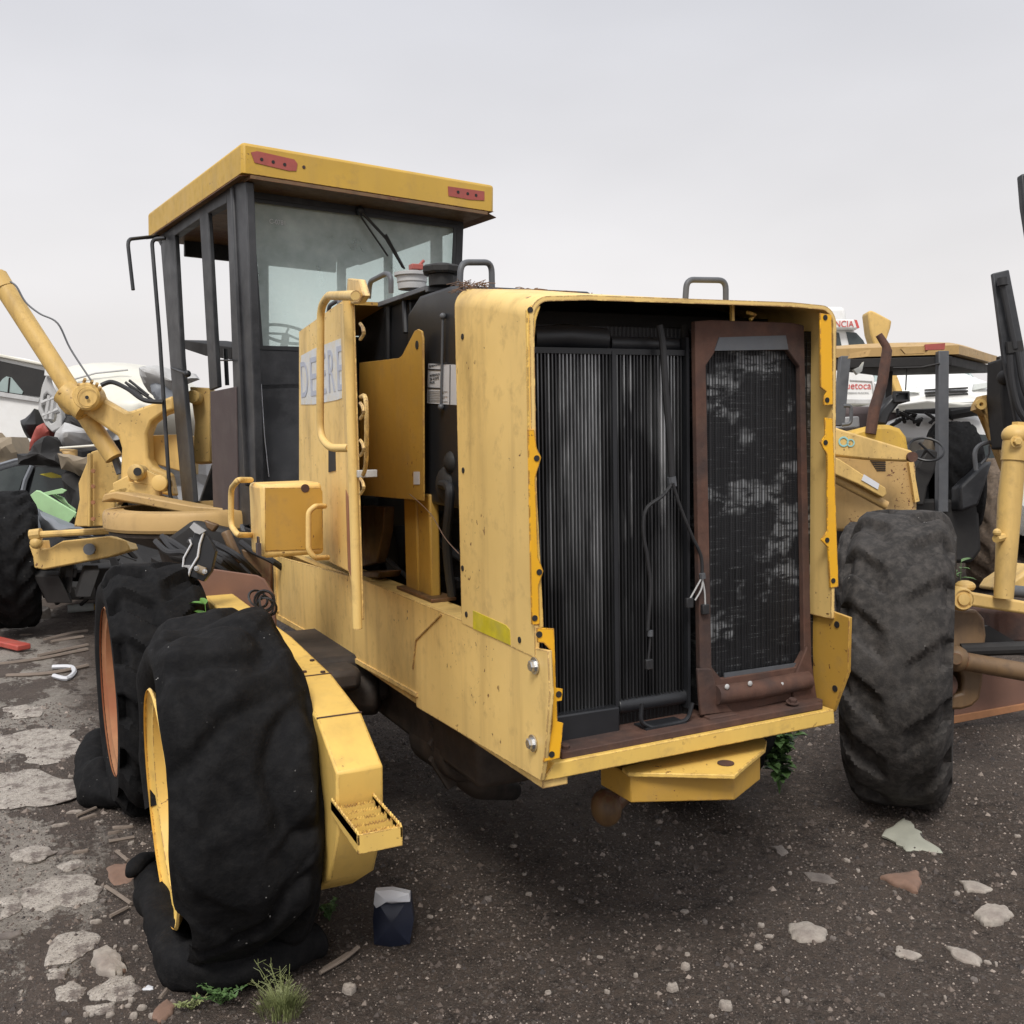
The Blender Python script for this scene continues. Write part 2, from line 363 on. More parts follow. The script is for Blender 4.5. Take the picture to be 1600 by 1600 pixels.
        if bev:
            m = o.modifiers.new('bev', 'BEVEL'); m.width = bev; m.segments = 2; m.limit_method = 'ANGLE'; m.angle_limit = math.radians(35); m.harden_normals = False
        return o
def empty(name, loc, label, cat, group=None):
    o = bpy.data.objects.new(name, None); COL.objects.link(o); o.location = loc; o['label'] = label; o['category'] = cat
    if group: o['group'] = group
    return o
def tag(o, label, cat, group=None, kind=None):
    if label: o['label'] = label
    if cat: o['category'] = cat
    if group: o['group'] = group
    if kind: o['kind'] = kind
    return o
def rebase(o):
    """put a single-mesh thing's origin at its base"""
    me = o.data; xs = [v.co for v in me.vertices]
    c = Vector((sum(p.x for p in xs) / len(xs), sum(p.y for p in xs) / len(xs), min(p.z for p in xs)))
    for v in me.vertices: v.co -= c
    o.location = c; return o
def text(body, name, mat, parent, origin, ux, uz, height, width=None, depth=.002, bold=0):
    """flat raised lettering: ux = reading direction, uz = up"""
    cu = bpy.data.curves.new(name, 'FONT'); cu.body = body; cu.size = 1; cu.extrude = .001; cu.offset = bold
    t = bpy.data.objects.new('tmp', cu); COL.objects.link(t)
    bpy.context.view_layer.update(); dg = bpy.context.evaluated_depsgraph_get()
    me = bpy.data.meshes.new_from_object(t.evaluated_get(dg)); bpy.data.objects.remove(t)
    xs = [v.co.x for v in me.vertices]; ys = [v.co.y for v in me.vertices]
    x0, x1, y0, y1 = min(xs), max(xs), min(ys), max(ys)
    sz = height / (y1 - y0); sx = (width / (x1 - x0)) if width else sz
    ux = Vector(ux).normalized(); uz = Vector(uz).normalized(); nn = ux.cross(uz)
    off = Vector((0, 0, 0)); q = parent
    while q is not None: off += q.location; q = q.parent
    for v in me.vertices:
        p = v.co.copy(); v.co = Vector(origin) + ux * (p.x - x0) * sx + uz * (p.y - y0) * sz + nn * (depth if p.z > 0 else 0) - off
    me.materials.append(M[mat]); o = bpy.data.objects.new(name, me); COL.objects.link(o); o.parent = parent; return o
def copy_tree(o, parent=None):
    c = o.copy(); COL.objects.link(c); c.parent = parent
    for ch in o.children: copy_tree(ch, c)
    return c
Z = lambda L, s, ox, oy: [(ox + x / s, oy + y / s) for (x, y) in L]
def bolt(name, c, ax, r, parent, mat='silver'):
    ax = Vector(ax).normalized(); mb = MB(); mb.lathe(c, ax, [(0, 0), (r * 1.5, 0), (r * 1.5, r * .25), (0, r * .25)], 16); mb.lathe(Vector(c) + ax * r * .25, ax, [(0, 0), (r, 0), (r, r * .7), (r * .8, r * .85), (0, r * .85)], 6)
    return mb.build(name, mat, parent)
def disc(name, c, ax, r, parent, mat='dark', h=.004, n=16):
    return MB().lathe(c, ax, [(0, 0), (r, 0), (r, h), (0, h)], n).build(name, mat, parent)

# ------------------------------------------------------------------ ground
def axis(lo, hi, dlo, dhi, step):
    a = []; x = dlo
    while x <= dhi: a.append(x); x += step
    s = step; y = dhi
    while y < hi: s *= 1.25; y += s; a.append(y)
    s = step; y = dlo
    while y > lo: s *= 1.25; y -= s; a.insert(0, y)
    return a
def gh(x, y):
    d = math.hypot(x + 1, y); k = 1 if d < 14 else max(.2, 14 / d)
    return GZ + k * (.020 * noise.noise(Vector((x * .9, y * .9, 0))) + .012 * noise.noise(Vector((x * 3.1, y * 3.1, 4))) + .006 * noise.noise(Vector((x * 9, y * 9, 9))))
xs = axis(-400, 400, -3.2, 6.0, .035); ys = axis(-60, 600, -1.9, 8.0, .035)
gm = MB(); gm.v = [Vector((x, y, gh(x, y))) for y in ys for x in xs]; nx = len(xs)
gm.f = [(j * nx + i, j * nx + i + 1, (j + 1) * nx + i + 1, (j + 1) * nx + i) for j in range(len(ys) - 1) for i in range(nx - 1)]
g = gm.build('ground', 'ground', smooth=True, ang=3); g['kind'] = 'structure'

# ================================================================== ROAD GRADER
GR = empty('road_grader', (.55, 2.6, GZ), 'stripped yellow road grader seen from behind, radiators bare, dark cab standing on flat rear tyres', 'grader')
# --- main frame
X0, X1 = 0.0, 1.10
fr = MB()
L = [(427, 868), (565, 905), (718, 968), (831, 1012), (855, 1017), (858, 1085), (850, 1185), (844, 1221), (650, 1105), (648, 1085), (427, 962)]
fr.slab([U(x, y, 'x', X0) + Vector((.0016, 0, 0)) for x, y in L], (.014, 0, 0))
frame = fr.build('frame', 'yellow', GR, bev=.002)
mb = MB(); mb.box((.0175, .55, .335), (.13, 3.3, .362)); mb.box((.0175, -.0, -.03), (.10, 3.3, -.005))
mb.box((-.012, 3.28, -.02), (.11, 3.32, .33)); mb.box((.09, .30, -.004), (.10, 3.3, .334))
mb.build('frame_flange', 'yellow', GR, bev=.003)
mb = MB(); mb.slab([U(x, y, 'x', X0 - .006) for x, y in [(427, 957), (650, 1083), (650, 1090), (427, 965)]], (.05, 0, 0)); mb.build('lower_flange', 'yellow', GR, bev=.002)
# right-hand frame plate that sticks out behind
L = [(1268, 944), (1327, 965), (1325, 1050), (1302, 1112), (1272, 1122)]
q = [U(x, y, 'x', X1) for x, y in L]
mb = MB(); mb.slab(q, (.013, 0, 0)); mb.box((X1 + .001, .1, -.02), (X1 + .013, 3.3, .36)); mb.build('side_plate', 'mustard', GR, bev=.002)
for (x, y) in ((1307, 976), (1304, 1076)): disc('bolt_hole', U(x, y, 'x', X1 - .003), (1, 0, 0), .011, GR)
for (x, y) in ((836, 1040), (833, 1161)): bolt('hex_bolt', U(x, y, 'x', X0 - .001), (-1, 0, 0), .0165, GR)
# diagonal weld seam on frame side
mb = MB(); mb.tube([U(690, 960, 'x', -.001), U(650, 1000, 'x', -.001), U(645, 1045, 'x', -.001)], .0035, 6); mb.build('weld_seam', 'yellow', GR, smooth=True)
# rear bumper bar
mb = MB(); A = [U(846, 1222, 'y', -.012), U(1305, 1131, 'y', -.012), U(1303, 1108, 'y', -.012), U(866, 1192, 'y', -.012)]
mb.slab(A, (0, .05, 0)); mb.build('rear_bar', 'case', GR, bev=.004)
# rusty tray under the radiators
mb = MB(); mb.slab([U(878, 1188, 'y', .002), U(1286, 1108, 'y', .002), U(1286, 1098, 'y', .002), U(878, 1176, 'y', .002)], (0, .42, 0))
mb.box((.05, .04, .052), (1.08, .10, .068)); mb.build('radiator_tray', 'rust', GR, bev=.003)
for (x, y, yy) in ((883, 1170, .03), (1238, 1098, .03)): bolt('rusty_bolt', U(x, y, 'y', yy), (0, -.2, 1), .014, GR, 'rust')
# underfloor and dark belly
mb = MB(); mb.box((.12, .45, -.02), (1.08, 3.3, .03)); mb.box((.30, 1.0, -.14), (.85, 3.6, -.02)); mb.build('belly_pan', 'dark', GR)

# --- radiator shroud (sheet metal hood end): lofted rounded section
def sec(y, zl, zr, r, t, zb=.36, zbr=.36, n=8, dx=0):
    p = [(X0 + t + dx, zb)]
    rr = r - t
    for k in range(n + 1):
        a = PI - k * PI / 2 / n; p.append((X0 + r + rr * math.cos(a) + dx, zl - r + rr * math.sin(a)))
    m = 8
    for k in range(1, m):
        s_ = k / m; p.append((X0 + r + (X1 - 2 * r) * s_ + dx, (zl - t) * (1 - s_) + (zr - t) * s_ + (.006 if 0 < k < m else 0)))
    for k in range(n + 1):
        a = PI / 2 - k * PI / 2 / n; p.append((X1 - r + rr * math.cos(a) + dx, zr - r + rr * math.sin(a)))
    p.append((X1 - t + dx, zbr)); return [Vector((x, y, z)) for x, z in p]
zs0 = U(718, 968, 'x', 0); 
S = [(0.0, 1.362, 1.372, .0), (.18, 1.395, 1.392, 0), (.36, 1.428, 1.41, 0), (.536, 1.452, 1.425, 0)]
sh = MB(); N = None
for t in (0, .014):
    for (y, zl, zr, dx) in S:
        q = sec(y, zl, zr, .062, t); 
        q[0].z = .352 + .012 * (y / .536); N = len(q); sh.v += q
k4 = len(S)
for a in range(2):
    for i in range(k4 - 1):
        for j in range(N - 1):
            o = (a * k4 + i) * N + j; sh.f.append((o, o + 1, o + N + 1, o + N))
for i in (0, k4 - 1):
    for j in range(N - 1):
        o = i * N + j; p = (k4 + i) * N + j; sh.f.append((o, o + 1, p + 1, p))
for i in range(k4 - 1):
    for j in (0, N - 1):
        sh.f.append((i * N + j, (i + 1) * N + j, (k4 + i + 1) * N + j, (k4 + i) * N + j))
shroud = sh.build('radiator_shroud', 'yellow', GR, smooth=True, ang=.9)
# inner lip of the shroud rear edge
lip = MB()
lip.slab([U(x, y, 'y', .003) for x, y in [(823, 484), (830, 476), (845, 478), (838, 500), (833, 560), (832, 600), (838, 640), (834, 652), (836, 705), (850, 980), (838, 985), (826, 700)]], (0, .010, 0))
lip.build('shroud_lip', 'case', GR, bev=.002)
disc('lip_hole', U(829, 484, 'y', -.002), (0, 1, 0), .008, GR)
def strip(L, y=-.004, name='mounting_strip', mat='vivid'):
    mb = MB(); mb.slab([U(a, b, 'y', y) for a, b in Z(L, 2, 800, 440)], (0, .006, 0)); return mb.build(name, mat, GR, bev=.0012)
strip([(50, 462), (70, 462), (78, 520), (92, 550), (80, 590), (73, 615), (82, 860), (99, 905), (84, 950), (87, 1072), (62, 1072), (58, 900)])
strip([(963, 98), (999, 104), (1004, 385), (975, 387), (975, 362), (984, 345), (965, 330)])
strip([(978, 425), (1003, 428), (1021, 955), (995, 957), (988, 830), (966, 808), (986, 780), (985, 540), (964, 502), (980, 480)])
strip([(78, 1082), (132, 1084), (138, 1270), (159, 1273), (156, 1310), (140, 1312), (143, 1375), (161, 1380), (150, 1490), (98, 1502), (125, 1390), (119, 1150), (100, 1130), (80, 1128)], -.045)
for (x, y) in ((78, 552), (86, 908), (72, 1052), (980, 112), (986, 370), (981, 503), (986, 808), (1005, 935)):
    disc('bolt_hole', U(800 + x / 2, 440 + y / 2, 'y', -.0065), (0, 1, 0), .0085, GR)
for (x, y) in ((86, 1103), (147, 1290), (125, 1478)): disc('bolt_hole', U(800 + x / 2, 440 + y / 2, 'y', -.0475), (0, 1, 0), .009, GR)
# holes along the front edge of the shroud side
for (x, y) in ((722, 526), (723, 735), (722, 888), (728, 960), (811, 1000)): disc('bolt_hole', U(x, y, 'x', -.0025), (1, 0, 0), .0095, GR)
# reflective tape on the shroud side
mb = MB(); mb.slab([U(x, y, 'x', -.002) for x, y in [(739, 954), (790, 977), (796, 984), (797, 1008), (739, 982)]], (.004, 0, 0)); mb.build('reflective_tape', 'yellowtape', GR)
# handle on the shroud roof
def uhandle(pts, r, mat='grey', par=GR, name='grab_handle', rad=.035):
    return MB().tube(bend(pts, rad, 6), r, 12).build(name, mat, par, smooth=True)
hy = .42
uhandle([U(1071, 467, 'y', hy), U(1073, 437, 'y', hy), U(1134, 438, 'y', hy), U(1134, 470, 'y', hy)], .0105, rad=.035)
uhandle([U(718, 458, 'y', .62), U(720, 410, 'y', .62), U(768, 410, 'y', .68), U(769, 460, 'y', .68)], .0105, rad=.035)
# dry twigs lodged on the roof edge
random.seed(3); mb = MB()
for i in range(70):
    p = U(random.uniform(714, 765), random.uniform(443, 458), 'y', random.uniform(.5, .62)); d = Vector((random.uniform(-1, 1), random.uniform(-1, 1), random.uniform(-.4, .5))) * .035
    mb.tube([p - d, p + Vector((0, 0, .006)), p + d], .0012, 4)
for i in range(40):
    p = Vector((random.uniform(.15, .6), random.uniform(.46, .535), 0)); p.z = 1.456 - .027 * p.x; d = Vector((random.uniform(-1, 1), random.uniform(-1, 1), random.uniform(-.1, .1))) * .028
    mb.tube([p - d, p + Vector((0, 0, .003)), p + d], .0014, 4)
tag(rebase(mb.build('dry_twigs', 'twig')), 'tuft of dry brown twigs lodged on top of the yellow radiator shroud', 'twigs')

# --- radiator
RY = .115
rad = MB().box((.062, RY + .03, .06), (.60, RY + .11, 1.30)).build('radiator', 'fins', GR)
mb = MB(); x = .072; i = 0
while x < .595:
    if abs(x - .338) > .009:
        mb.box((x - .0022, RY + .005 + random.uniform(0, .003), .12 if x > .34 else .14), (x + .0022, RY + .032, 1.225))
    x += .0122; i += 1
mb.build('radiator_tube', 'bars', rad)['kind'] = 'stuff'
mb = MB(); mb.tube([(.085, RY + .045, 1.262), (.20, RY + .045, 1.268), (.33, RY + .045, 1.262)], .038, 14); mb.tube([(.345, RY + .045, 1.25), (.59, RY + .045, 1.25)], .027, 14)
mb.box((.07, RY + .0, 1.215), (.598, RY + .03, 1.232)); mb.build('header_tank', 'plastic', rad, smooth=True)
mb = MB(); mb.box((.07, RY - .02, .062), (.335, RY + .06, .145)); mb.tube([(.345, RY + .02, .135), (.60, RY + .02, .135)], .024, 14)
mb.build('bottom_tank', 'plastic', rad, bev=.006)
mb = MB(); mb.tube(bend([U(1003, 1100, 'y', .06), U(1000, 1128, 'y', .06), U(1020, 1138, 'y', .06), U(1075, 1125, 'y', .06), U(1082, 1098, 'y', .06)], .02), .007, 8)
mb.box((.40, .05, .068), (.55, .12, .078)); mb.build('drain_bracket', 'plastic', rad, smooth=True)
mb = MB(); mb.box((.331, RY - .002, .14), (.345, RY + .03, 1.225)); mb.box((.594, RY - .01, .10), (.604, RY + .05, 1.27)); mb.box((.052, RY - .01, .07), (.061, RY + .06, 1.31)); mb.build('core_divider', 'plastic', rad)
# --- oil cooler in its rusted frame
CY = .075
O = [(1086, 502), (1112, 500), (1235, 504), (1256, 508), (1268, 1030), (1272, 1085), (1110, 1122), (1094, 1060)]
I = [(1103, 572), (1120, 546), (1231, 547), (1250, 573), (1257, 1018), (1244, 1043), (1127, 1061), (1112, 1042)]
mb = MB(); mb.ring([U(a, b, 'y', CY) for a, b in O], [U(a, b, 'y', CY) for a, b in I], (0, .022, 0))
mb.build('cooler_frame', 'rust', GR, bev=.003)
c0, c1 = U(1102, 560, 'y', CY + .03), U(1260, 1060, 'y', CY + .03)
cool = MB().box((c0.x - .02, CY + .026, .10), (c1.x + .03, CY + .09, 1.30)).build('oil_cooler', 'fins2', GR)
mb = MB(); x = c0.x
while x < c1.x:
    mb.box((x - .0009, CY + .0235, .16), (x + .0008, CY + .0275, 1.27)); x += .0115
mb.build('cooler_tube', 'plastic', cool)['kind'] = 'stuff'
mb = MB(); mb.slab([U(a, b, 'y', CY - .004) for a, b in [(1124, 527), (1228, 524), (1232, 546), (1117, 548)]], (0, .004, 0))
mb.slab([U(a, b, 'y', CY + .01) for a, b in [(1132, 1052), (1244, 1036), (1244, 1043), (1132, 1061)]], (0, .005, 0)); mb.build('metal_strip', 'grey', GR)
mb = MB(); mb.tube([U(1118, 1086, 'y', CY - .01), U(1180, 1078, 'y', CY - .01), U(1262, 1062, 'y', CY - .01)], .031, 16); mb.build('cross_tube', 'rust', GR, smooth=True)
for (a, b) in ((1136, 1073), (1172, 1068), (1222, 1070)): mb = MB(); mb.ball(U(a, b, 'y', CY - .035), .009, 6, (1, .5, 1)); mb.build('weld_spot', 'lightgrey', GR, smooth=True)
def foot(P, y0):
    mb = MB(); mb.slab([U(a, b, 'y', y0) for a, b in P], (0, .012, 0)); return mb
m_ = foot([(1090, 1045), (1112, 1045), (1122, 1085), (1145, 1112), (1095, 1118)], CY - .012)
m_.v += []; m_.build('cooler_foot', 'rust', GR, bev=.003)
foot([(1240, 1062), (1262, 1010), (1268, 1030), (1277, 1092), (1240, 1098)], CY - .012).build('cooler_foot', 'rust', GR, bev=.003)
mb = MB(); a = U(1118, 1118, 'y', CY); mb.box((a.x - .05, CY - .04, .069), (a.x + .06, CY + .03, .083)); a = U(1262, 1092, 'y', CY); mb.box((a.x - .07, CY - .04, .069), (a.x + .03, CY + .03, .083)); mb.build('foot_plate', 'rust', GR, bev=.003)
# dark baffle behind the radiators and top shade plate
mb = MB(); mb.box((.05, .30, .03), (1.07, .34, 1.36)); mb.box((.60, .135, .07), (.615, .30, 1.31)); q = sec(.515, 1.449, 1.424, .062, .0145); mb.slab(q, (0, -.012, 0)); mb.build('fan_baffle', 'dark', GR)
mb = MB(); mb.tube([U(1168, 488, 'y', .08), U(1180, 492, 'y', .09), U(1172, 500, 'y', .09)], .006, 8); a = U(1140, 482, 'y', .1); mb.box((a.x, .09, a.z - .05), (a.x + .012, .10, a.z + .02)); mb.build('latch_hook', 'case', GR)
# wiring harness hanging over the radiator
wy = .085
mb = MB(); mb.tube(spline([U(x, y, 'y', wy) for x, y in [(1030, 508), (1036, 545), (1040, 610), (1046, 680), (1050, 750)]]), .011, 10)
mb.tube(spline([U(x, y, 'y', wy - .008) for x, y in [(1051, 755), (1035, 775), (1010, 795), (1005, 830), (1012, 875), (1016, 920), (1012, 985)]]), .006, 8)
mb.tube(spline([U(x, y, 'y', wy - .012) for x, y in [(1051, 755), (1062, 790), (1080, 835), (1095, 868), (1097, 898)]]), .0055, 8)
mb.tube(spline([U(x, y, 'y', wy - .008) for x, y in [(1016, 990), (1015, 1010), (1013, 1030)]]), .004, 6)
har = mb.build('wiring_harness', 'hose', GR, smooth=True)
mb = MB(); mb.tube([U(1049, 745, 'y', wy), U(1051, 760, 'y', wy)], .014, 10); mb.tube([U(1016, 985, 'y', wy - .01), U(1016, 994, 'y', wy - .01)], .009, 8); mb.tube([U(1097, 896, 'y', wy - .02), U(1098, 904, 'y', wy - .02)], .010, 8)
mb.build('cable_tie', 'grey', har, smooth=True)
for P in ([(1097, 902), (1088, 918), (1078, 936)], [(1098, 902), (1096, 920), (1086, 938)], [(1097, 902), (1101, 925), (1102, 948)]):
    MB().tube(spline([U(x, y, 'y', wy - .02) for x, y in P]), .0028, 6).build('loose_wire', 'lightgrey', har, smooth=True)
for (x, y) in ((1014, 1038), (1077, 942), (1102, 952)):
    c = U(x, y, 'y', wy - .02); MB().box((c.x - .013, c.y - .006, c.z - .016), (c.x + .013, c.y + .008, c.z + .016)).build('plug_connector', 'hose', har, bev=.003)

# --- towing hitch below
hz = -.045
H = [(972, 1199), (1040, 1180), (1192, 1152), (1198, 1157), (1196, 1170), (1160, 1200), (1148, 1211), (980, 1207)]
mb = MB(); mb.slab([U(x, y, 'z', hz) for x, y in H], (0, 0, -.014)); hp = mb.build('hitch_plate', 'case', GR, bev=.003)
disc('hitch_hole', U(1134, 1193, 'z', hz + .001), (0, 0, 1), .026, hp, 'rust', .003)
mb = MB(); B = [(986, 1206), (1192, 1166), (1190, 1172), (1152, 1205)]
P4 = [U(985, 1212, 'z', hz - .015), U(1148, 1208, 'z', hz - .015), U(1188, 1178, 'z', hz - .015), U(1200, 1140, 'z', hz - .015) + Vector((-.1, .1, 0)), U(985, 1212, 'z', hz - .015) + Vector((.0, .18, 0))]
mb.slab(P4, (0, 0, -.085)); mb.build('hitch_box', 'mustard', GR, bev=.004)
mb = MB(); c = U(947, 1262, 'y', .35); mb.ball(c, .062, 8, (.8, 1, 1)); mb.tube([c, c + Vector((.2, .1, .05)), c + Vector((.5, .2, .1))], .04, 10); mb.build('drive_shaft_end', 'rusty_yellow', GR, smooth=True)
# exhaust elbow and bracket under the frame
mb = MB(); a = 1.25
mb.tube(bend([U(712, 1120, 'y', a), U(712, 1205, 'y', a), U(745, 1232, 'y', a), U(800, 1235, 'y', a + .3)], .06, 6), .045, 14); mb.build('drain_elbow', 'grime', GR, smooth=True)
mb = MB(); mb.slab([U(x, y, 'y', a - .06) for x, y in [(672, 1130), (688, 1128), (692, 1205), (715, 1225), (700, 1235), (672, 1190), (680, 1180), (671, 1165), (680, 1152)]], (0, .03, 0)); mb.build('cast_bracket', 'grime', GR, bev=.003)
mb = MB(); mb.cyl((-.32, 1.95, -.14), (1.5, 1.95, -.14), .13, 20); mb.tube([(.55, .9, -.15), (.55, 2.6, -.1)], [.10, .24], 20); mb.build('axle_housing', 'dark', GR, smooth=True)
mb = MB(); mb.box((.18, 1.1, -.30), (.24, 1.4, .0)); mb.tube([(.1, 2.2, -.05), (.3, 1.9, -.35), (.7, 2.1, -.4)], .04, 8); mb.build('brake_gear', 'grime', GR)
mb = MB(); mb.box((.14, .75, -.30), (1.0, 3.4, -.03)); mb.box((-.26, 1.75, -.20), (.16, 2.5, .02)); mb.box((-.2, 1.6, -.1), (-.02, 1.8, .0)); mb.tube([(-.22, 1.9, -.16), (.1, 1.75, -.16)], .10, 10); mb.tube([(.25, 1.1, -.28), (.25, 1.5, -.30)], .12, 10); mb.build('transmission_shade_block', 'grime', GR, bev=.03)  # simplified cast parts; the long block is added to cut light under the frame
mb = MB(); mb.slab([U(x, y, 'y', 2.0) for x, y in [(520, 1020), (548, 1024), (548, 1042), (520, 1040)]], (.0, .08, 0)); mb.build('step_bracket', 'case', GR, bev=.003)
mb = MB(); mb.tube([U(540, 1040, 'y', 2.05), U(560, 1065, 'y', 2.0), U(556, 1090, 'y', 2.0)], .012, 8); mb.tube([U(575, 1050, 'y', 1.9), U(560, 1085, 'y', 1.9)], .01, 8); mb.build('brake_line', 'hose', GR, smooth=True)

# --- tandem case (left) with its bevelled end and step
def tandem(x0, x1, name='tandem_case'):
    # side profile in y,z ; extruded in x
    prof = [(.80, -.56), (.56, -.42), (.445, -.23), (.434, -.035), (.649, .080), (1.007, .135), (1.6, .165), (2.9, .165), (3.3, .08), (3.42, -.15), (3.3, -.42), (2.9, -.52), (1.85, -.46), (.9, -.55)]
    return MB().slab([(x0, y, z) for y, z in prof], (x1 - x0, 0, 0)).build(name, 'case', GR, bev=.008)
tc_ = tandem(-.465, -.315)
# cover plate line and bolts on the sloping lid
def lid(y, dx):
    z = -.035 + .115 * (y - .434) / .215 if y < .649 else .08 + .055 * (y - .649) / .358
    return Vector((dx, y, z + .001))
for yy in (.649, 1.007): MB().tube([lid(yy, -.465), lid(yy, -.315)], .003, 6).build('weld_seam', 'rust', tc_, smooth=True)
for (yy, xx) in ((1.03, -.34), (1.06, -.40), (1.2, -.335), (1.25, -.40)): disc('lid_bolt', Vector((xx, yy, .135 + (yy - 1.007) * .05)), (0, 0, 1), .009, tc_, 'rust', .006)
# serrated step
mb = MB(); sx0, sx1, sy0, sy1, sz0, sz1 = -.478, -.345, .18, .46, -.192, -.135
mb.slab([(sx0, sy0, sz0), (sx1, sy0, sz0), (sx1, sy0, sz1), (sx0, sy0, sz1)], (0, .006, 0))
mb.slab([(sx0, sy0 + .007, sz0), (sx0, sy1, sz0 + .02), (sx0, sy1, sz1 + .01), (sx0, sy0 + .007, sz1)], (.006, 0, 0))
mb.slab([(sx1 - .006, sy0 + .007, sz0), (sx1 - .006, sy1, sz0 + .02), (sx1 - .006, sy1, sz1 + .01), (sx1 - .006, sy0 + .007, sz1)], (.006, 0, 0))
step = mb.build('step', 'case', GR, bev=.0015)
def serr(p, q, n, h=.009):
    mb = MB(); p, q = Vector(p), Vector(q); d = (q - p) / n; up_ = Vector((0, 0, 1)); pts = [p - up_ * .03]
    for i in range(n):
        pts += [p + d * i, p + d * (i + .5) + up_ * h]
    pts += [q, q - up_ * .03]; t = d.normalized().cross(up_) * .005
    mb.slab(pts, t); return mb
for k in range(5):
    y_ = sy0 + .014 + k * .055; serr((sx0 + .007, y_, sz1 - .003), (sx1 - .007, y_, sz1 - .003), 13).build('step_grip', 'case', step)
for x_ in (sx0, sx1 - .006): serr((x_, sy0, sz1), (x_, sy1, sz1 + .01), 16).build('step_rim', 'case', step)

# --- tyres
def tyre_mesh(R, W, ri, lug=0, tear=None, nl=22, crumple=0, nA=160, sag=0, seed=0, wear=.5, flat=0, ground=None, chev=2.2):
    """axis along local X, outer side at -X; rounded section with lugs"""
    prof = []; hw = W / 2
    P = [(-.80, ri), (-.98, ri + .03), (-1.08, ri + (R - ri) * .35), (-1.08, ri + (R - ri) * .6), (-1.0, R - .07), (-.92, R - .03), (-.82, R - .01)]
    P += [(-.82 + 1.64 * k / 26, R + .006 * (1 - (2 * k / 26 - 1) ** 2)) for k in range(1, 26)]
    P += [(-a, b) for a, b in P[:7]][::-1]
    # inner closing
    mb = MB(); n = len(P)
    for k in range(nA):
        th = 2 * PI * k / nA; cs, sn = math.cos(th), math.sin(th)
        for i, (u, r) in enumerate(P):
            x = u * hw; rr = r
            if lug and r > R - .075:
                ph = (th * nl / (2 * PI) + (abs(u) * chev if True else 0)) % 1
                side = .5 if u > 0 else 0; ph = (th * nl / (2 * PI) + abs(u) * chev * .5 + side) % 1
                t = min(1, max(0, (abs(ph - .5) - .24) / .06))          # 1 = groove
                k_ = min(1, max(0, (abs(u) - .12 * wear) / .25))
                rr -= lug * t * k_
                if abs(u) > .85: x -= math.copysign(lug * .35 * t, u)
            pz = Vector((x * 2.2 + seed, cs * rr * 2.4, sn * rr * 2.4))
            if crumple:
                w_ = min(1, max(0, (r - ri - .05) / .14))
                d = noise.noise(pz) * 1.0 + .55 * noise.noise(pz * 2.3 + Vector((3, 3, 3))) + .28 * noise.noise(pz * 5.5)
                rid = 1 - abs(noise.noise(Vector((pz.x * 1.1 + th * 1.3, pz.y * .9 + x * 3, pz.z * 1.6)) + Vector((8, 1, 2)))) * 5
                rr += crumple * w_ * (d * .8 - max(0, rid) * .8)
                x += crumple * w_ * noise.noise(pz * 1.3 + Vector((11, 4, 4))) * 1.3
            y, z = cs * rr, sn * rr
            if sag and z > 0: z -= sag * min(1, z / R) ** 2 * (1 if r > ri + .05 else .2)
            if flat and z < -R + flat:                                          # pressed flat on the ground, bulging sideways
                e_ = (-R + flat - z); z = -R + flat; x += math.copysign(e_ * .7, u)
            mb.v.append(Vector((x, y, z)))
    for k in range(nA):
        a, b = k * n, ((k + 1) % nA) * n
        for i in range(n - 1):
            if tear and i < 5 and math.sin(2 * PI * (k + .5) / nA) < tear + .06 * noise.noise(Vector((k * .3, 0, 0))): continue
            mb.f.append((a + i, b + i, b + i + 1, a + i + 1))
    return mb
def place(mb, loc, rz=0, rx_=0, ry=0):
    m = Matrix.Translation(Vector(loc)) @ Matrix.Rotation(rz, 4, 'Z') @ Matrix.Rotation(ry, 4, 'Y') @ Matrix.Rotation(rx_, 4, 'X')
    mb.v = [m @ p for p in mb.v]; return mb
def rim_mesh(ri, W, side=-1, dish=.10):
    hw = W / 2; s = side
    prof = [(ri + .028, s * hw * .97), (ri + .034, s * hw * .93), (ri + .015, s * hw * .86), (ri - .01, s * hw * .84), (ri - .03, s * hw * .55), (ri - .05, s * hw * .2), (ri - .06, s * (hw - dish) * .1),
            (ri * .55, s * hw * .05), (ri * .5, s * hw * .35), (.0, s * hw * .38)]
    return MB().lathe((0, 0, 0), (1, 0, 0), prof, 72)
RX, RYc, RZc = -.695, 1.08, -.215
# rear left tyre: slack and crumpled
t1 = tyre_mesh(.60, .43, .375, lug=.016, nl=10, chev=1.2, tear=-.45, crumple=.044, nA=260, seed=3.1, sag=.015, flat=.0)
place(t1, (RX, RYc, RZc))
for i, p in enumerate(t1.v):
    if p.z < GZ + .01: e_ = GZ + .01 - p.z; t1.v[i] = Vector((p.x + (-.1 if p.x < RX else .2) * e_, p.y, GZ + .01 - e_ * .05))
rear = t1.build('rear_wheel', 'tyre', GR, smooth=True, ang=3); rear['label'] = 'rear wheel with slack crumpled tyre'
s_ = rear.modifiers.new('sub', 'SUBSURF'); s_.levels = 1; s_.render_levels = 1
place(rim_mesh(.372, .43), (RX - .012, RYc - .01, RZc - .05), ry=-.03).build('rim', 'case', rear, smooth=True, ang=.7)
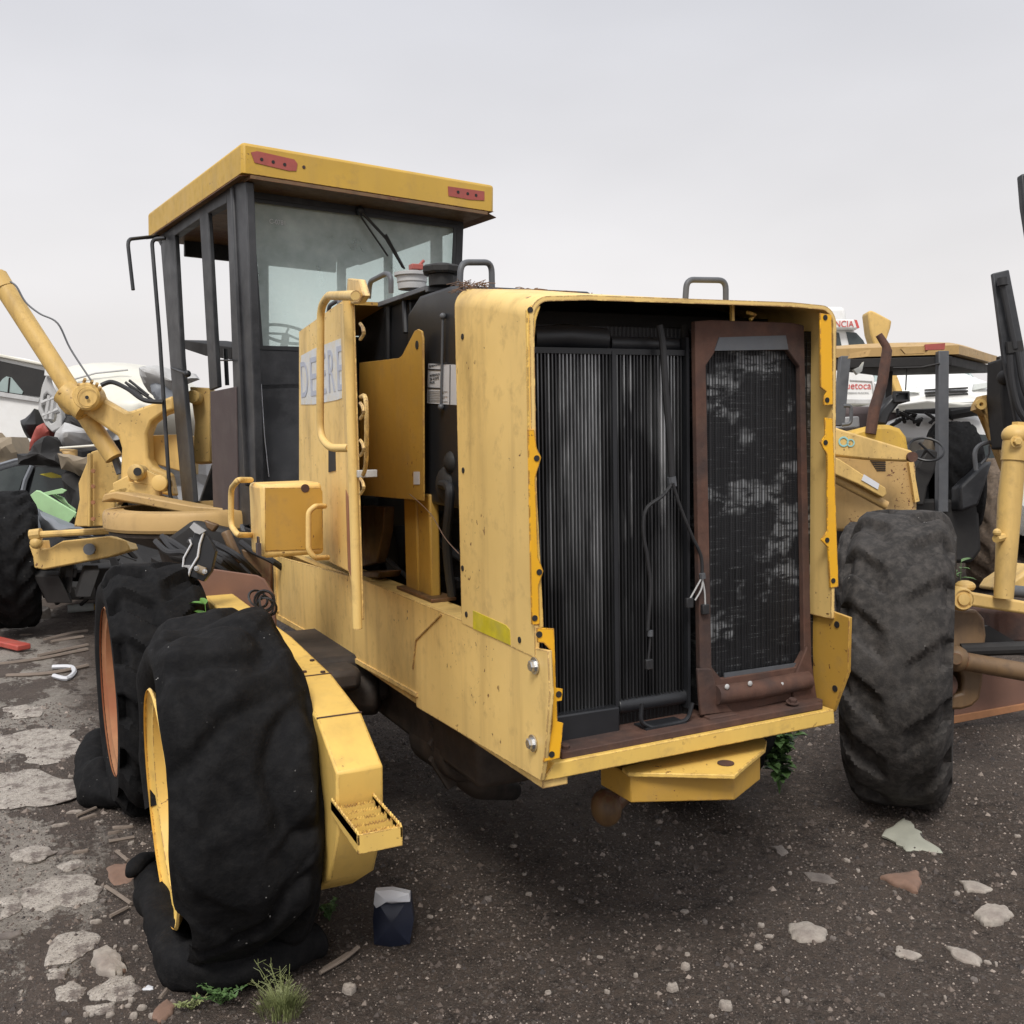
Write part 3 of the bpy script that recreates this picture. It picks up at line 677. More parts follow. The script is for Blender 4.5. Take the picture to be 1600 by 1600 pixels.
# the torn side wall lying folded on the ground beside it
def fold(pts, rad, seed, name, par, mat='tyre', n=28, amp=.3):
    path = spline(pts, 8); m = len(path); mb = MB()
    rr = [rad[min(len(rad) - 1, int(i / m * len(rad)))] * (1 - (i / m * len(rad)) % 1) + rad[min(len(rad) - 1, int(i / m * len(rad)) + 1)] * ((i / m * len(rad)) % 1) for i in range(m)]
    mb.tube(path, rr, n)
    for i, p in enumerate(mb.v):
        c = path[min(m - 1, i // n)]; d = (p - c)
        p2 = c + d * (1 + amp * noise.noise(p * 6 + Vector((seed, 0, 0))) + amp * .5 * noise.noise(p * 15 + Vector((seed, 5, 0))))
        if p2.z < GZ + .002: p2.z = GZ + .002
        mb.v[i] = p2
    return mb.build(name, mat, par, smooth=True, ang=3)
g_ = lambda x, y, h=0: (lambda p: Vector((p.x, p.y, GZ + h)))(U(x, y, 'z', GZ + h))
fold([g_(228, 1352, .15), g_(240, 1400, .13), g_(262, 1455, .10), g_(305, 1500, .08), g_(370, 1508, .08), g_(440, 1490, .08), g_(485, 1465, .08)], [.050, .06, .068, .075, .085, .085, .07, .06], 2, 'torn_sidewall', rear, amp=.5)
fold([g_(200, 1368, .19), g_(222, 1345, .21), g_(250, 1335, .20)], [.012, .035, .03, .015], 5, 'torn_flap', rear, amp=.15)
# front tandem tyre: worn lugs, flat at the foot
t2 = tyre_mesh(.60, .41, .375, lug=.05, nl=13, crumple=.006, seed=9, nA=300, wear=.1, chev=1.3)
place(t2, (-.755, RYc + 1.56, RZc + .0), rz=.03)
for i, p in enumerate(t2.v):
    if p.z < GZ + .01: t2.v[i] = Vector((p.x, p.y, GZ + .01))
fw_ = t2.build('front_tandem_wheel', 'tyre', GR, smooth=True, ang=.8); fw_['label'] = 'wheel with lugged flat tyre and rusty rim'
place(rim_mesh(.372, .41), (-.765, RYc + 1.56, RZc), rz=.03).build('rim', 'rim_rust', fw_, smooth=True, ang=.7)
fold([g_(150, 1150, .16), g_(143, 1190, .10), g_(160, 1230, .08), g_(200, 1240, .08)], [.05, .07, .09, .1, .08], 7, 'torn_sidewall', fw_, amp=.45)
# right side tyre seen only as dark rubber below the body
t3 = tyre_mesh(.60, .38, .375, lug=.02, nl=18, nA=96); place(t3, (1.60, 1.62, RZc)); rw = t3.build('right_rear_wheel', 'tyre', GR, smooth=True, ang=.8)
place(rim_mesh(.372, .38, side=1), (1.60, 1.62, RZc)).build('rim', 'case', rw, smooth=True)

# --- engine bay: black tank, guard panel, posts, engine
mb = MB(); mb.slab([U(x, y, 'x', .10) for x, y in [(636, 492), (655, 462), (700, 447), (740, 447), (740, 800), (665, 786), (661, 783), (636, 560)]], (.45, 0, 0)); tank = mb.build('coolant_tank', 'plastic', GR, bev=.012)
mb = MB(); mb.slab([U(x, y, 'x', .16) for x, y in [(560, 500), (600, 478), (600, 484), (636, 466), (640, 470), (640, 600), (560, 600)]], (.5, 0, 0)); mb.build('plastic_hood', 'plastic', GR, bev=.012)
mb = MB(); mb.tube([U(607, 470, 'x', .15), U(607, 570, 'x', .15)], .012, 8); mb.tube([U(632, 460, 'x', .15), U(634, 520, 'x', .14)], .012, 8); mb.build('tank_rib', 'plastic', GR, smooth=True)
mb = MB(); p = [U(590, 472, 'x', .12), U(664, 446, 'x', .12), U(664, 454, 'x', .12), U(590, 480, 'x', .12)]; mb.slab(p, (.3, 0, 0))
q0 = U(664, 448, 'x', .12); q1 = U(722, 455, 'y', q0.y - .02); mb.box((q0.x, q0.y - .03, q0.z - .022), (q1.x, q0.y, q0.z + .0)); mb.build('top_rail', 'grey', GR, bev=.003)
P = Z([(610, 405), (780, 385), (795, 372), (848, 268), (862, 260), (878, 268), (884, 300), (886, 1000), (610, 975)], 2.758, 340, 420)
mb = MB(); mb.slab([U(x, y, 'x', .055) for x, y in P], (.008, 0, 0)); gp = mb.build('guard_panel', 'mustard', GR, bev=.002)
disc('slot', U(651, 539, 'x', .053), (1, 0, 0), .016, gp)
mb = MB(); mb.slab([U(x, y, 'x', .053) for x, y in [(646, 737), (655, 737), (655, 757), (646, 757)]], (.0015, 0, 0)); mb.build('warning_sticker', 'label', gp)
# tank data label
def on(px, py, x): return U(px, py, 'x', x)
def quad(name, mat, L, xx, par, th=.0015): 
    return MB().slab([on(a, b, xx) for a, b in L], (th, 0, 0)).build(name, mat, par)
lb = quad('data_label', 'label', [(669, 568), (716, 570), (716, 633), (667, 630)], .0975, tank)
quad('label_bar', 'ink', [(669, 576), (689, 577), (689, 579), (669, 578)], .0958, lb, .0012); quad('label_bar', 'ink', [(668, 605), (689, 606), (689, 608), (668, 607)], .0958, lb, .0012)
quad('label_bar', 'ink', [(702.5, 570), (703.5, 570), (703, 632), (702, 632)], .0958, lb, .0012)
for (t, yy, wd) in (('REVISION DE MANTENIMIENTO', 573.5, 30), ('INTERVALO', 589, 16), ('DE ACEITE', 594.5, 15), ('PAIS', 600, 8)):
    o_ = on(671 if yy < 580 else 672, yy, .0965); e_ = on(671 + wd, yy, .0965); text(t, 'lettering', 'ink', lb, o_, (0, -1, 0), (0, 0, 1), .009 if yy > 580 else .006, abs(e_.y - o_.y), .0008)
for k in range(7):
    quad('label_line', 'greyink', [(669, 611 + k * 2.6), (699 - (k % 3) * 5, 611.4 + k * 2.6), (699 - (k % 3) * 5, 612.3 + k * 2.6), (669, 612 + k * 2.6)], .0962, lb, .001)
mb = MB(); mb.tube([on(692, 495, .09), on(689, 636, .09)], .005, 8); mb.ball(on(692, 494, .09), .012, 6); mb.ball(on(689, 636, .09), .012, 6); mb.build('sight_rod', 'grey', tank, smooth=True)
mb = MB(); mb.ball(on(700, 758, .11), .07, 8, (.6, 1, 1)); mb.ball(on(712, 722, .12), .045, 8); mb.build('outlet_fitting', 'dark', tank, smooth=True)
mb = MB(); mb.tube(spline([on(690, 757, .08), on(702, 762, .06), on(702, 790, .06), on(698, 850, .08), on(706, 930, .12)]), .017, 10); mb.tube(spline([on(690, 800, .2), on(672, 850, .2), on(688, 900, .2), on(716, 905, .2)]), .008, 8); mb.build('coolant_hose', 'hose', GR, smooth=True)
mb = MB(); mb.tube(spline([on(640, 772, .04), on(672, 802, .04), on(695, 840, .03), on(717, 865, .0)]), .0018, 5); mb.build('loose_cable', 'twig', GR, smooth=True)
for (x0_, x1_, n_) in ((631, 650, 0), (652, 671, 1)):
    a, b = on(x0_, 800, .09), on(x1_, 800, .09); z0 = .37; MB().box((.09, b.y, z0), (.13, a.y, .76)).build('support_post', 'mustard', GR, bev=.008)
a, b = on(627, 928, .08), on(682, 935, .08); MB().box((.06, b.y, .363), (.16, a.y, .376)).build('post_foot', 'rusty_yellow', GR, bev=.002)
mb = MB(); mb.box((.30, .75, .15), (.85, 2.5, .80)); mb.box((.35, .9, .80), (.8, 2.3, 1.1)); mb.cyl((.25, 1.2, .5), (.32, 1.2, .5), .15, 20); mb.cyl((.22, 1.9, .45), (.32, 1.9, .45), .12, 20); mb.cyl((.22, 1.0, .25), (.32, 1.0, .25), .1, 20)
mb.box((.18, 2.2, .2), (.28, 2.5, .7)); eng = mb.build('engine', 'dark', GR, bev=.02)
mb = MB(); mb.tube([on(585, 855, .15), on(640, 905, .2)], .01, 8); mb.tube(spline([(.2, 1.5, .9), (.2, 1.3, .6), (.25, 1.1, .5)]), .02, 8); mb.build('engine_hose', 'grey', eng, smooth=True)
mb = MB(); mb.slab([on(x, y, .12) for x, y in [(566, 790), (600, 792), (598, 830), (588, 880), (566, 885)]], (.05, 0, 0)); mb.slab([on(x, y, .06) for x, y in [(560, 893), (594, 893), (590, 903), (560, 903)]], (.1, 0, 0)); mb.build('engine_mount', 'rusty_yellow', GR, bev=.006)
# caps on top
def capz(px, py, y_, prof, mat, name):
    p = U(px, py, 'y', y_); return MB().lathe(p, (0, 0, 1), prof, 28).build(name, mat, GR, smooth=True, ang=.5)
capz(644, 452, 1.35, [(0, .0), (.056, 0), (.058, .02), (.055, .022), (.060, .028), (.060, .048), (.066, .05), (.070, .052), (.070, .064), (.04, .07), (0, .07)], 'lightgrey', 'filler_neck')
mb = MB(); p = U(652, 418, 'y', 1.35); mb.box((p.x - .03, p.y - .02, p.z - .01), (p.x + .02, p.y + .02, p.z + .012)); mb.tube([p, p + Vector((.03, 0, .03))], .007, 6); mb.build('red_rag', 'reddull', GR, bev=.004)
p = U(690, 447, 'y', 1.05)
pf = []
mb = MB(); mb.lathe(p, (0, 0, 1), [(0, 0), (.048, 0), (.048, .04), (.04, .045)], 28)
n = 40; prof = [(.062, .042), (.068, .050), (.068, .068), (.060, .075), (.03, .082), (0, .082)]
vs = []; fs = []
for (r, h) in prof:
    for k in range(n):
        rr = r * (1 + (.07 * math.cos(8 * 2 * PI * k / n) if r > .05 else 0)); vs.append(p + Vector((rr * math.cos(2 * PI * k / n), rr * math.sin(2 * PI * k / n), h)))
for i in range(len(prof) - 1):
    for k in range(n): fs.append((i * n + k, i * n + (k + 1) % n, (i + 1) * n + (k + 1) % n, (i + 1) * n + k))
fs.append(tuple(range(n))); mb.add(vs, fs); mb.build('radiator_cap', 'dark', GR, smooth=True, ang=.5)
uhandle([U(576, 466, 'x', .25), U(578, 440, 'x', .25), U(604, 427, 'x', .25), U(611, 432, 'x', .25), U(611, 458, 'x', .25)], .012)
uhandle([U(512, 500, 'x', .25), U(514, 478, 'x', .25), U(530, 468, 'x', .25), U(530, 490, 'x', .25)], .011)

# --- hood side and open door
mb = MB(); hx = -.03
hood_o = [U(x, y, 'x', hx) for x, y in [(467, 518), (534, 470), (539, 470), (540, 892), (507, 874), (467, 850)]]
mb.slab(hood_o, (.012, 0, 0)); hood = mb.build('hood_side', 'yellow', GR, bev=.003)
a = hood_o[0]; b = hood_o[1]
mb = MB(); mb.slab([Vector((hx + .013, a.y, a.z)), Vector((hx + .013, b.y, b.z)), Vector((hx + .013, b.y, b.z - .015)), Vector((hx + .013, a.y, a.z - .015))], (1.1, 0, 0)); mb.build('hood_top', 'mustard', GR)
mb = MB(); mb.box((hx + .013, a.y - .012, .5), (1.1, a.y, a.z - .02)); mb.build('firewall', 'dark', GR)
quad('decal_sheet', 'decal', [(470, 556), (490, 545), (526, 531), (545, 524), (545, 618), (526, 625), (490, 632), (470, 632)], hx - .0025, hood)
for i, (ch, x0_, x1_, yb, yt) in enumerate((('D', 471, 482, 621, 566), ('E', 486, 496, 619, 559), ('E', 500, 510, 616, 553), ('R', 514, 524, 613, 547), ('E', 528, 539, 610, 541))):
    o_ = on(x0_, yb, hx - .0035); e_ = on(x1_, yb, hx - .0035); tp = on(x0_, yt, hx - .0035)
    text(ch, 'letter', 'decalink', hood, o_, (0, -1, 0), (0, 0, 1), tp.z - o_.z, abs(e_.y - o_.y), .0012)
# door: hinged on the hood's rear edge, swung out towards us
DH = U(538, 700, 'x', hx); DE = U(556, 700, 'x', -.30)
dn = (Vector((DE.x, DE.y, 0)) - Vector((DH.x, DH.y, 0))).cross(Vector((0, 0, 1))).normalized()
if dn.dot(CAM - DH) < 0: dn = -dn
D = lambda x, y, o_=0: UP(x, y, DH + dn * o_, dn)
zt0, zb0 = U(538, 472, 'x', hx).z, U(538, 888, 'x', hx).z; zt1, zb1 = U(556, 464, 'x', -.30).z, U(555, 977, 'x', -.30).z
DP = lambda t, z, o_=0: Vector((DH.x + (DE.x - DH.x) * t, DH.y + (DE.y - DH.y) * t, z)) + dn * o_
mb = MB(); mb.slab([DP(0, zt0), DP(.85, zt1 + .01), DP(1, zt1 - .02), DP(1, zb1 + .03), DP(.85, zb1 + .01), DP(0, zb0)], -dn * .01); door = mb.build('side_door', 'yellow', GR, bev=.002)
mb = MB(); mb.tube([DP(1, zt1, .012), DP(1, (zt1 + zb1) / 2, .012), DP(1, zb1, .012)], .016, 12); mb.build('door_edge_bar', 'yellow', door, smooth=True)
mb = MB(); mb.slab([D(*p, .003) for p in [(544, 528), (549, 516), (550, 770), (544, 745)]], -dn * .002); mb.slab([D(*p, .003) for p in [(540, 765), (549, 790), (550, 905), (540, 880)]], -dn * .002); mb.build('door_grille', 'rim_rust', door)
mb = MB(); mb.slab([D(*p, .004) for p in [(543, 435), (560, 437), (567, 462), (560, 474), (540, 476)]], -dn * .02); mb.build('door_top_cap', 'yellow', door, bev=.004)
uhandle([D(556, 462, .02), U(513, 462, 'x', -.34), U(501, 480, 'x', -.34), U(500, 680, 'x', -.34), U(515, 700, 'x', -.34), D(546, 700, .02)], .0135, 'yellow', door, 'handle', .05)
p = D(572, 740, -.03); mb = MB(); mb.box((p.x - .03, p.y - .01, p.z - .012), (p.x + .035, p.y + .01, p.z + .012)); mb.build('door_latch', 'lightgrey', door, bev=.002)
quad('lock_plate', 'dark', [(513, 702), (524, 702), (525, 735), (513, 738)], hx - .004, GR, .003); mb = MB(); mb.slab([D(*p, .006) for p in [(544, 720), (551, 722), (551, 770), (545, 760)]], -dn * .003); mb.build('lock_plate', 'dark', door)
mb = MB(); 
for (yy) in (518, 642, 700, 760): mb.tube(spline([D(563, yy - 12, .0), D(567, yy - 6, .0), D(568, yy + 4, .0), D(563, yy + 12, 0)]), .005, 6)
mb.tube(spline([D(564, 620, -.02), D(572, 628, -.02), D(572, 720, -.02), D(566, 745, -.02)]), .007, 8); mb.build('latch_rod', 'yellow', door, smooth=True)
mb = MB(); mb.slab([U(x, y, 'x', hx - .012) for x, y in [(533, 478), (539, 474), (542, 890), (536, 888)]], (.01, 0, 0)); mb.slab([U(x, y, 'x', hx - .016) for x, y in [(524, 700), (540, 700), (545, 894), (528, 884)]], (.008, 0, 0)); mb.build('hinge_strip', 'yellow', GR, bev=.003)
# --- tool box
TY = 1.75
bl, br_ = U(411, 864, 'y', TY), U(507, 866, 'y', TY); tl = U(411, 757, 'y', TY)
bx0, bx1 = bl.x, br_.x; by1 = U(388, 750, 'x', bx0).y; bz0, bz1 = br_.z - .0, tl.z
mb = MB(); mb.box((bx0, TY, bz0), (bx1, by1, bz1)); tb = mb.build('tool_box', 'yellow', GR, bev=.018)
mb = MB(); mb.slab([U(x, y, 'y', TY - .004) for x, y in [(414, 762), (500, 762), (504, 768), (505, 858), (414, 861)]], (0, .003, 0)); lid_ = mb.build('box_lid', 'mustard', tb, bev=.002)
disc('lid_hole', U(477, 763, 'y', TY - .006), (0, 1, 0), .018, lid_, 'rust'); 
uhandle([U(507, 791, 'y', TY - .01), U(492, 791, 'y', TY - .10), U(482, 800, 'y', TY - .10), U(482, 860, 'y', TY - .10), U(492, 872, 'y', TY - .10), U(512, 871, 'y', TY - .01)], .0115, 'yellow', tb, 'handle', .03)
hx2 = bx0 - .10
uhandle([U(392, 750, 'x', bx0), U(372, 750, 'x', hx2), U(361, 764, 'x', hx2), U(361, 822, 'x', hx2), U(372, 836, 'x', hx2), U(392, 836, 'x', bx0)], .0125, 'yellow', tb, 'handle', .04)
mb = MB(); p = U(404, 856, 'x', bx0 - .02); mb.box((p.x - .008, p.y - .02, p.z - .03), (p.x + .008, p.y + .02, p.z + .02)); mb.tube([p + Vector((0, -.014, .02)), p + Vector((0, -.012, .045)), p + Vector((0, .012, .045)), p + Vector((0, .014, .02))], .004, 8); mb.build('padlock', 'brownpanel', tb, bev=.002)

# ================================================================== CAB (part of the grader, slightly articulated)
YC, RC_ = .13, -.031; CO = Vector((.776, 3.62, 2.467))
cU = Vector((math.cos(YC), math.sin(YC), math.sin(RC_))).normalized(); cV = Vector((-math.sin(YC), math.cos(YC), 0)); cW = cU.cross(cV).normalized()
C = lambda u, v, w: CO + cU * u + cV * v + cW * w
def CR(px, py, v): return UP(px, py, C(0, v, 0), cV)
def loc(p): d = p - CO; return Vector((d.dot(cU), d.dot(cV), d.dot(cW)))
# roof: tray shaped
mb = MB()
rt = [(-.85, 0), (.85, 0), (.85, 2.19), (-.85, 2.19)]
def roofsec(o_, z): return [C(u * o_, v if v < 1 else v, z) for u, v in rt]
mb.add(roofsec(1, 0) + roofsec(1, .175), [(0, 1, 5, 4), (1, 2, 6, 5), (2, 3, 7, 6), (3, 0, 4, 7), (4, 5, 6, 7)])
mb.add([C(-.85, 0, .0), C(.85, 0, .0), C(.85, 2.19, 0), C(-.85, 2.19, 0)], [(0, 1, 2, 3)])
roof = mb.build('cab_roof', 'yellow_roof', GR, bev=.022)
mb = MB(); mb.slab([C(-.86, .02, -.018), C(-.80, .02, -.004), C(-.80, 2.2, -.004), C(-.86, 2.2, -.018)], cW * .004); mb.slab([C(.80, .03, -.004), C(.885, .03, -.03), C(.885, 2.2, -.03), C(.80, 2.2, -.004)], cW * .004)
mb.slab([C(-.8, .0, -.006), C(.8, .0, -.006), C(.8, 2.19, -.006), C(-.8, 2.19, -.006)], cW * -.02); mb.build('roof_lip', 'rusty_yellow', roof)
for (L, hs) in (([(392, 238), (402, 236), (460, 249), (465, 256), (463, 267), (452, 267), (398, 254)], [(409, 249), (427, 253), (445, 257)]),
                ([(700, 291), (757, 299), (757, 313), (735, 312), (701, 306)], [(716, 300), (731, 302.5), (744, 305)])):
    rp = MB().slab([CR(x, y, -.004) for x, y in L], cV * .003).build('lamp_mount', 'reddull', roof)
    for h in hs: disc('wire_hole', CR(*h, -.006), cV, .010, rp)
disc('chipped_spot', CR(475, 261, -.003), cV, .010, roof, 'rust', .003)
# body: dark rear wall with window opening
RV = .28
W_ = lambda L, v=RV: [CR(x, y, v) for x, y in L]
black = 'black'
mb = MB(); mb.ring(W_([(384, 285), (725, 340), (716, 600), (402, 610)]), W_([(389, 309), (714, 351), (706, 556), (407, 546)]), cV * .05); mb.slab(W_([(402, 600), (720, 590), (720, 760), (395, 760)]), cV * .05)
mb.build('rear_wall', black, GR, bev=.006)
mb = MB(); mb.slab(W_([(387, 307), (716, 349), (708, 558), (405, 549)], RV + .03), cV * .006); gl = mb.build('rear_window', 'glass', GR)
mb = MB(); mb.ring(W_([(389, 309), (714, 351), (706, 556), (407, 546)], RV - .004), W_([(395, 315), (709, 356), (701, 548), (411, 540)], RV - .004), cV * .008); mb.build('window_seal', 'plastic', gl)
# left side plane through the rear corner
p1, p2 = CR(366, 300, RV), CR(388, 740, RV); sn = (p2 - p1).cross(cV).normalized()
SL = lambda x, y, o_=0: UP(x, y, p1 + sn * o_, sn)
if sn.dot(cU) < 0: sn = -sn
ins = sn
def side(L, name, mat=black, th=.05, o_=0, par=GR, bev=.006): return MB().slab([SL(x, y, o_) for x, y in L], ins * th).build(name, mat, par, bev=bev)
side([(353, 288), (384, 284), (396, 600), (402, 820), (372, 822), (364, 600)], 'rear_pillar', th=.05)
mb = MB(); mb.slab(W_([(362, 290), (392, 296), (409, 560), (412, 760), (384, 760)], RV - .012), cV * .04); mb.build('corner_post', black, GR, bev=.012)
side([(250, 374), (272, 362), (283, 560), (303, 785), (286, 797), (268, 600)], 'front_pillar', th=.035)
side([(311, 330), (324, 322), (340, 605), (327, 610)], 'door_pillar', th=.03)
side([(244, 372), (354, 292), (354, 318), (322, 335), (250, 384)], 'side_header', th=.06)
side([(328, 612), (368, 604), (372, 822), (333, 802)], 'lower_side_panel', 'brownpanel', .02, -.01)
side([(288, 790), (372, 812), (385, 850), (385, 838), (365, 826), (288, 806)], 'sill_edge', 'grey', .05, -.02)
side([(286, 797), (372, 820), (420, 838), (420, 852), (286, 812)], 'cab_sill', 'black', .3, .0)
side([(346, 805), (368, 810), (368, 824), (346, 820)], 'serial_plate', 'label', .002, -.026, bev=0)
# floor, right side, front of the cab
a = loc(SL(288, 800)); fz = a.z; lv = loc(SL(262, 600)).y
ll = loc(SL(270, 500)).x; 
mb = MB(); mb.slab([C(-.62, RV + .06, fz), C(.66, RV + .06, fz), C(.66, lv, fz), C(-.62, lv, fz)], cW * -.06); mb.build('cab_floor', 'dark', GR)
mb = MB()
for (v0, v1) in ((RV + .06, RV + .15), (lv - .08, lv), (1.1, 1.16)):
    mb.slab([C(.60, v0, -.02), C(.60, v1, -.02), C(.62, v1, fz), C(.62, v0, fz)], cU * .05)
mb.slab([C(.60, RV + .06, -.02), C(.60, lv, -.02), C(.60, lv, -.12), C(.60, RV + .06, -.12)], cU * .05)
mb.slab([C(.62, RV + .06, fz), C(.62, lv, fz), C(.61, lv, fz + .75), C(.61, RV + .06, fz + .75)], cU * .04)
mb.slab([C(-.62, lv, -.02), C(.60, lv, -.02), C(.60, lv, -.14), C(-.62, lv, -.14)], cV * .04)
mb.slab([C(-.05, lv, -.14), C(.03, lv, -.14), C(.03, lv, fz + .6), C(-.05, lv, fz + .6)], cV * .04)
mb.slab([C(-.55, lv, fz), C(.62, lv, fz), C(.62, lv, fz + .55), C(-.35, lv, fz + .55)], cV * .04); mb.build('cab_frame', black, GR, bev=.006)
# interior: seat, steering wheel on its column, lever console
mb = MB(); mb.slab([C(-.30, .75, fz + .42), C(.22, .75, fz + .42), C(.22, 1.2, fz + .42), C(-.30, 1.2, fz + .42)], cW * .12); mb.slab([C(-.30, .66, fz + .45), C(.22, .66, fz + .45), C(.20, .60, fz + .92), C(-.28, .60, fz + .92)], cV * .11)
mb.slab([C(-.15, .85, fz), C(.1, .85, fz), C(.1, 1.05, fz), C(-.15, 1.05, fz)], cW * .42); mb.build('seat', 'dark', GR, bev=.03)
mb = MB(); p = CR(447, 522, 1.5); mb.lathe(p, cW + cV * -.5, [(.19 + .012 * math.cos(a_ * PI / 4), .012 * math.sin(a_ * PI / 4)) for a_ in range(8)], 36, True); mb.tube([p, p + cV * .25 - cW * .5], .03, 8)
for k in range(3): aa = k * 2.1; u_, w_ = rnd_frame(cW + cV * -.5); mb.tube([p, p + (u_ * math.cos(aa) + w_ * math.sin(aa)) * .185], .009, 6)
mb.build('steering_wheel', 'plastic', GR, smooth=True)
side([(286, 531), (362, 543), (362, 562), (320, 556), (287, 545)], 'arm_console', 'dark', .35, .25)
mb = MB(); p = SL(352, 545, .1); mb.tube([p, SL(355, 602, .1)], .015, 6); mb.tube([SL(345, 563, -.02), SL(364, 563, -.02)], .006, 6); mb.build('control_lever', 'plastic', GR)
# guard tube and mirror bracket on the front corner
mb = MB(); mb.tube(bend([SL(258, 372, -.02), SL(237, 374, -.10), SL(249, 520, -.12), SL(266, 782, -.12), SL(290, 803, -.02)], .08), .014, 10); mb.build('guard_rail', 'black', GR, smooth=True)
mb = MB(); mb.tube(bend([SL(246, 369, -.03), SL(199, 374, -.32), SL(208, 453, -.32)], .06), .013, 10); mb.build('mirror_bracket', 'plastic', GR, smooth=True)
mb = MB(); mb.ball(SL(293, 584, -.02), .025, 6); mb.tube([SL(268, 575, .0), SL(293, 584, -.02)], .01, 6); mb.build('door_catch', 'plastic', GR, smooth=True)
# rear wiper
mb = MB(); mb.tube([CR(562, 328, RV - .03), CR(603, 372, RV - .05), CR(630, 418, RV - .04)], .010, 8); mb.tube([CR(603, 366, RV - .07), CR(632, 420, RV - .03)], .007, 6); mb.tube([CR(558, 330, RV - .02), CR(606, 400, RV - .02)], .006, 6); mb.ball(CR(563, 329, RV - .02), .03, 6); mb.build('wiper', 'plastic', GR, smooth=True)
text('C-0781', 'lettering', 'label', gl, CR(421, 349, RV + .028), cU, cW, .028, .10, .001)
mb = MB(); mb.tube([CR(408, 600, RV - .006), CR(413, 680, RV - .006), CR(420, 745, RV - .006)], .003, 5); mb.build('paint_scratch', 'label', GR)
# underside of cab down to the articulation joint
mb = MB()
mb.slab([V(x, y, 6.2) for x, y in [(300, 812), (424, 845), (424, 925), (395, 925), (330, 890), (262, 876), (255, 845)]], fw * .35)
mb.build('articulation_block', 'dark', GR, bev=.03)
mb = MB(); mb.slab([V(x, y, 5.9) for x, y in [(376, 858), (424, 868), (424, 985), (415, 960)]], fw * .05); mb.tube([V(352, 830, 5.8), V(374, 880, 5.8)], .03, 8); mb.slab([V(x, y, 5.85) for x, y in [(318, 812), (340, 820), (332, 832), (322, 825)]], fw * .06); mb.build('yoke_plate', 'rusty_yellow', GR, bev=.01)
random.seed(11); mb = MB()
for k in range(9):
    x0_ = random.uniform(230, 380); mb.tube(spline([V(x0_, 838 + random.uniform(0, 10), 6.0), V(x0_ + 20, 860 + random.uniform(-8, 8), 5.8), V(x0_ + 50, 875 + random.uniform(-10, 10), 5.7), V(x0_ + 80, 900, 5.9)]), .018, 7)
for k in range(5):
    c = V(405 + random.uniform(-8, 12), 938 + random.uniform(-6, 10), 4.6); mb.lathe(c, (random.uniform(-1, 1), 1, random.uniform(-1, 1)), [(.045 + .006 * math.cos(a_), .006 * math.sin(a_)) for a_ in (0, 1.57, 3.14, 4.71)], 20, True)
mb.build('hydraulic_hose', 'hose', GR, smooth=True)
# moldboard
mb = MB(); mb.slab([V(x, y, 5.4) for x, y in [(272, 884), (330, 889), (400, 899), (412, 905), (428, 930), (432, 1000), (330, 1010), (300, 960)]], fw * .03); mb.build('moldboard', 'rust_face', GR, bev=.004)
# --- front end: circle, saddle, lift cylinder, frame and axle
c = V(318, 820, 6.9); Rr = .62
mb = MB(); prof = [(Rr - .10, -.005), (Rr, 0), (Rr + .012, .02), (Rr + .012, .10), (Rr, .125), (Rr - .12, .13)]
mb.lathe(c, (0, 0, 1), prof, 64, True); circ = mb.build('blade_circle', 'tan_yellow', GR, smooth=True, ang=.5)
mb = MB(); mb.lathe(c + Vector((0, 0, -.03)), (0, 0, 1), [(Rr - .02, 0), (Rr - .02, .02), (.0, .02), (0, 0)], 48); mb.lathe(c + Vector((0, 0, -.03)), (0, 0, 1), [(Rr - .04, -.002), (Rr - .14, -.05), (.3, -.12), (.25, -.30), (0, -.30)], 40); mb.build('circle_underside', 'grime', circ)
mb = MB(); mb.slab([V(x, y, 6.7) for x, y in [(158, 785), (162, 772), (182, 768), (300, 790), (420, 800), (420, 812), (290, 802), (175, 780)]], fw * .5); mb.build('drawbar', 'tan_yellow', GR, bev=.01)
z1 = lambda L: [(x / 2.667, 400 + y / 2.667) for x, y in L]
sad = z1([(235, 585), (330, 555), (400, 555), (420, 590), (520, 648), (545, 645), (665, 603), (720, 580), (728, 640), (680, 655), (630, 690), (612, 740), (615, 840), (640, 880), (700, 905), (720, 1000), (520, 965), (500, 930), (505, 800), (490, 750), (350, 655), (270, 660), (235, 620)])
mb = MB(); mb.slab([V(x, y, 7.7) for x, y in sad], fw * .16); saddle = mb.build('saddle_frame', 'far_yellow', GR, bev=.02)
mb = MB(); mb.lathe(V(137, 620, 7.64), -fw, [(0, -.1), (.10, -.1), (.105, .03), (.09, .045), (0, .045)], 28); mb.lathe(V(137, 620, 7.58), -fw, [(.072, 0), (.076, .004), (.072, .008)], 28)
mb.build('trunnion_boss', 'far_yellow', saddle, smooth=True, ang=.5); disc('boss_hole', V(136, 621, 7.575), -fw, .014, saddle)
mb = MB(); mb.tube([V(-8, 430, 7.72), V(10, 455, 7.72), V(122, 628, 7.72)], .072, 20); mb.tube([V(-6, 432, 7.72), V(6, 452, 7.72)], .082, 20); mb.tube([V(125, 636, 7.85), V(178, 716, 7.85)], .068, 20); cylr = mb.build('lift_cylinder', 'far_yellow', GR, smooth=True, ang=.6)
mb = MB(); mb.tube([V(100, 612, 7.7), V(134, 640, 7.7)], .10, 18); mb.build('cylinder_collar', 'far_yellow', cylr, smooth=True, ang=.5)
mb = MB(); mb.tube([V(180, 716, 7.9), V(188, 740, 7.9)], .03, 10); mb.build('cylinder_rod', 'grey', cylr)
mb = MB(); mb.tube(spline([V(16, 440, 7.6), V(26, 448, 7.6), V(40, 472, 7.6), (V(62, 490, 7.6)), V(90, 505, 7.6), V(110, 545, 7.6), V(142, 594, 7.55)]), .007, 6); mb.build('hydraulic_pipe', 'grey', cylr, smooth=True)
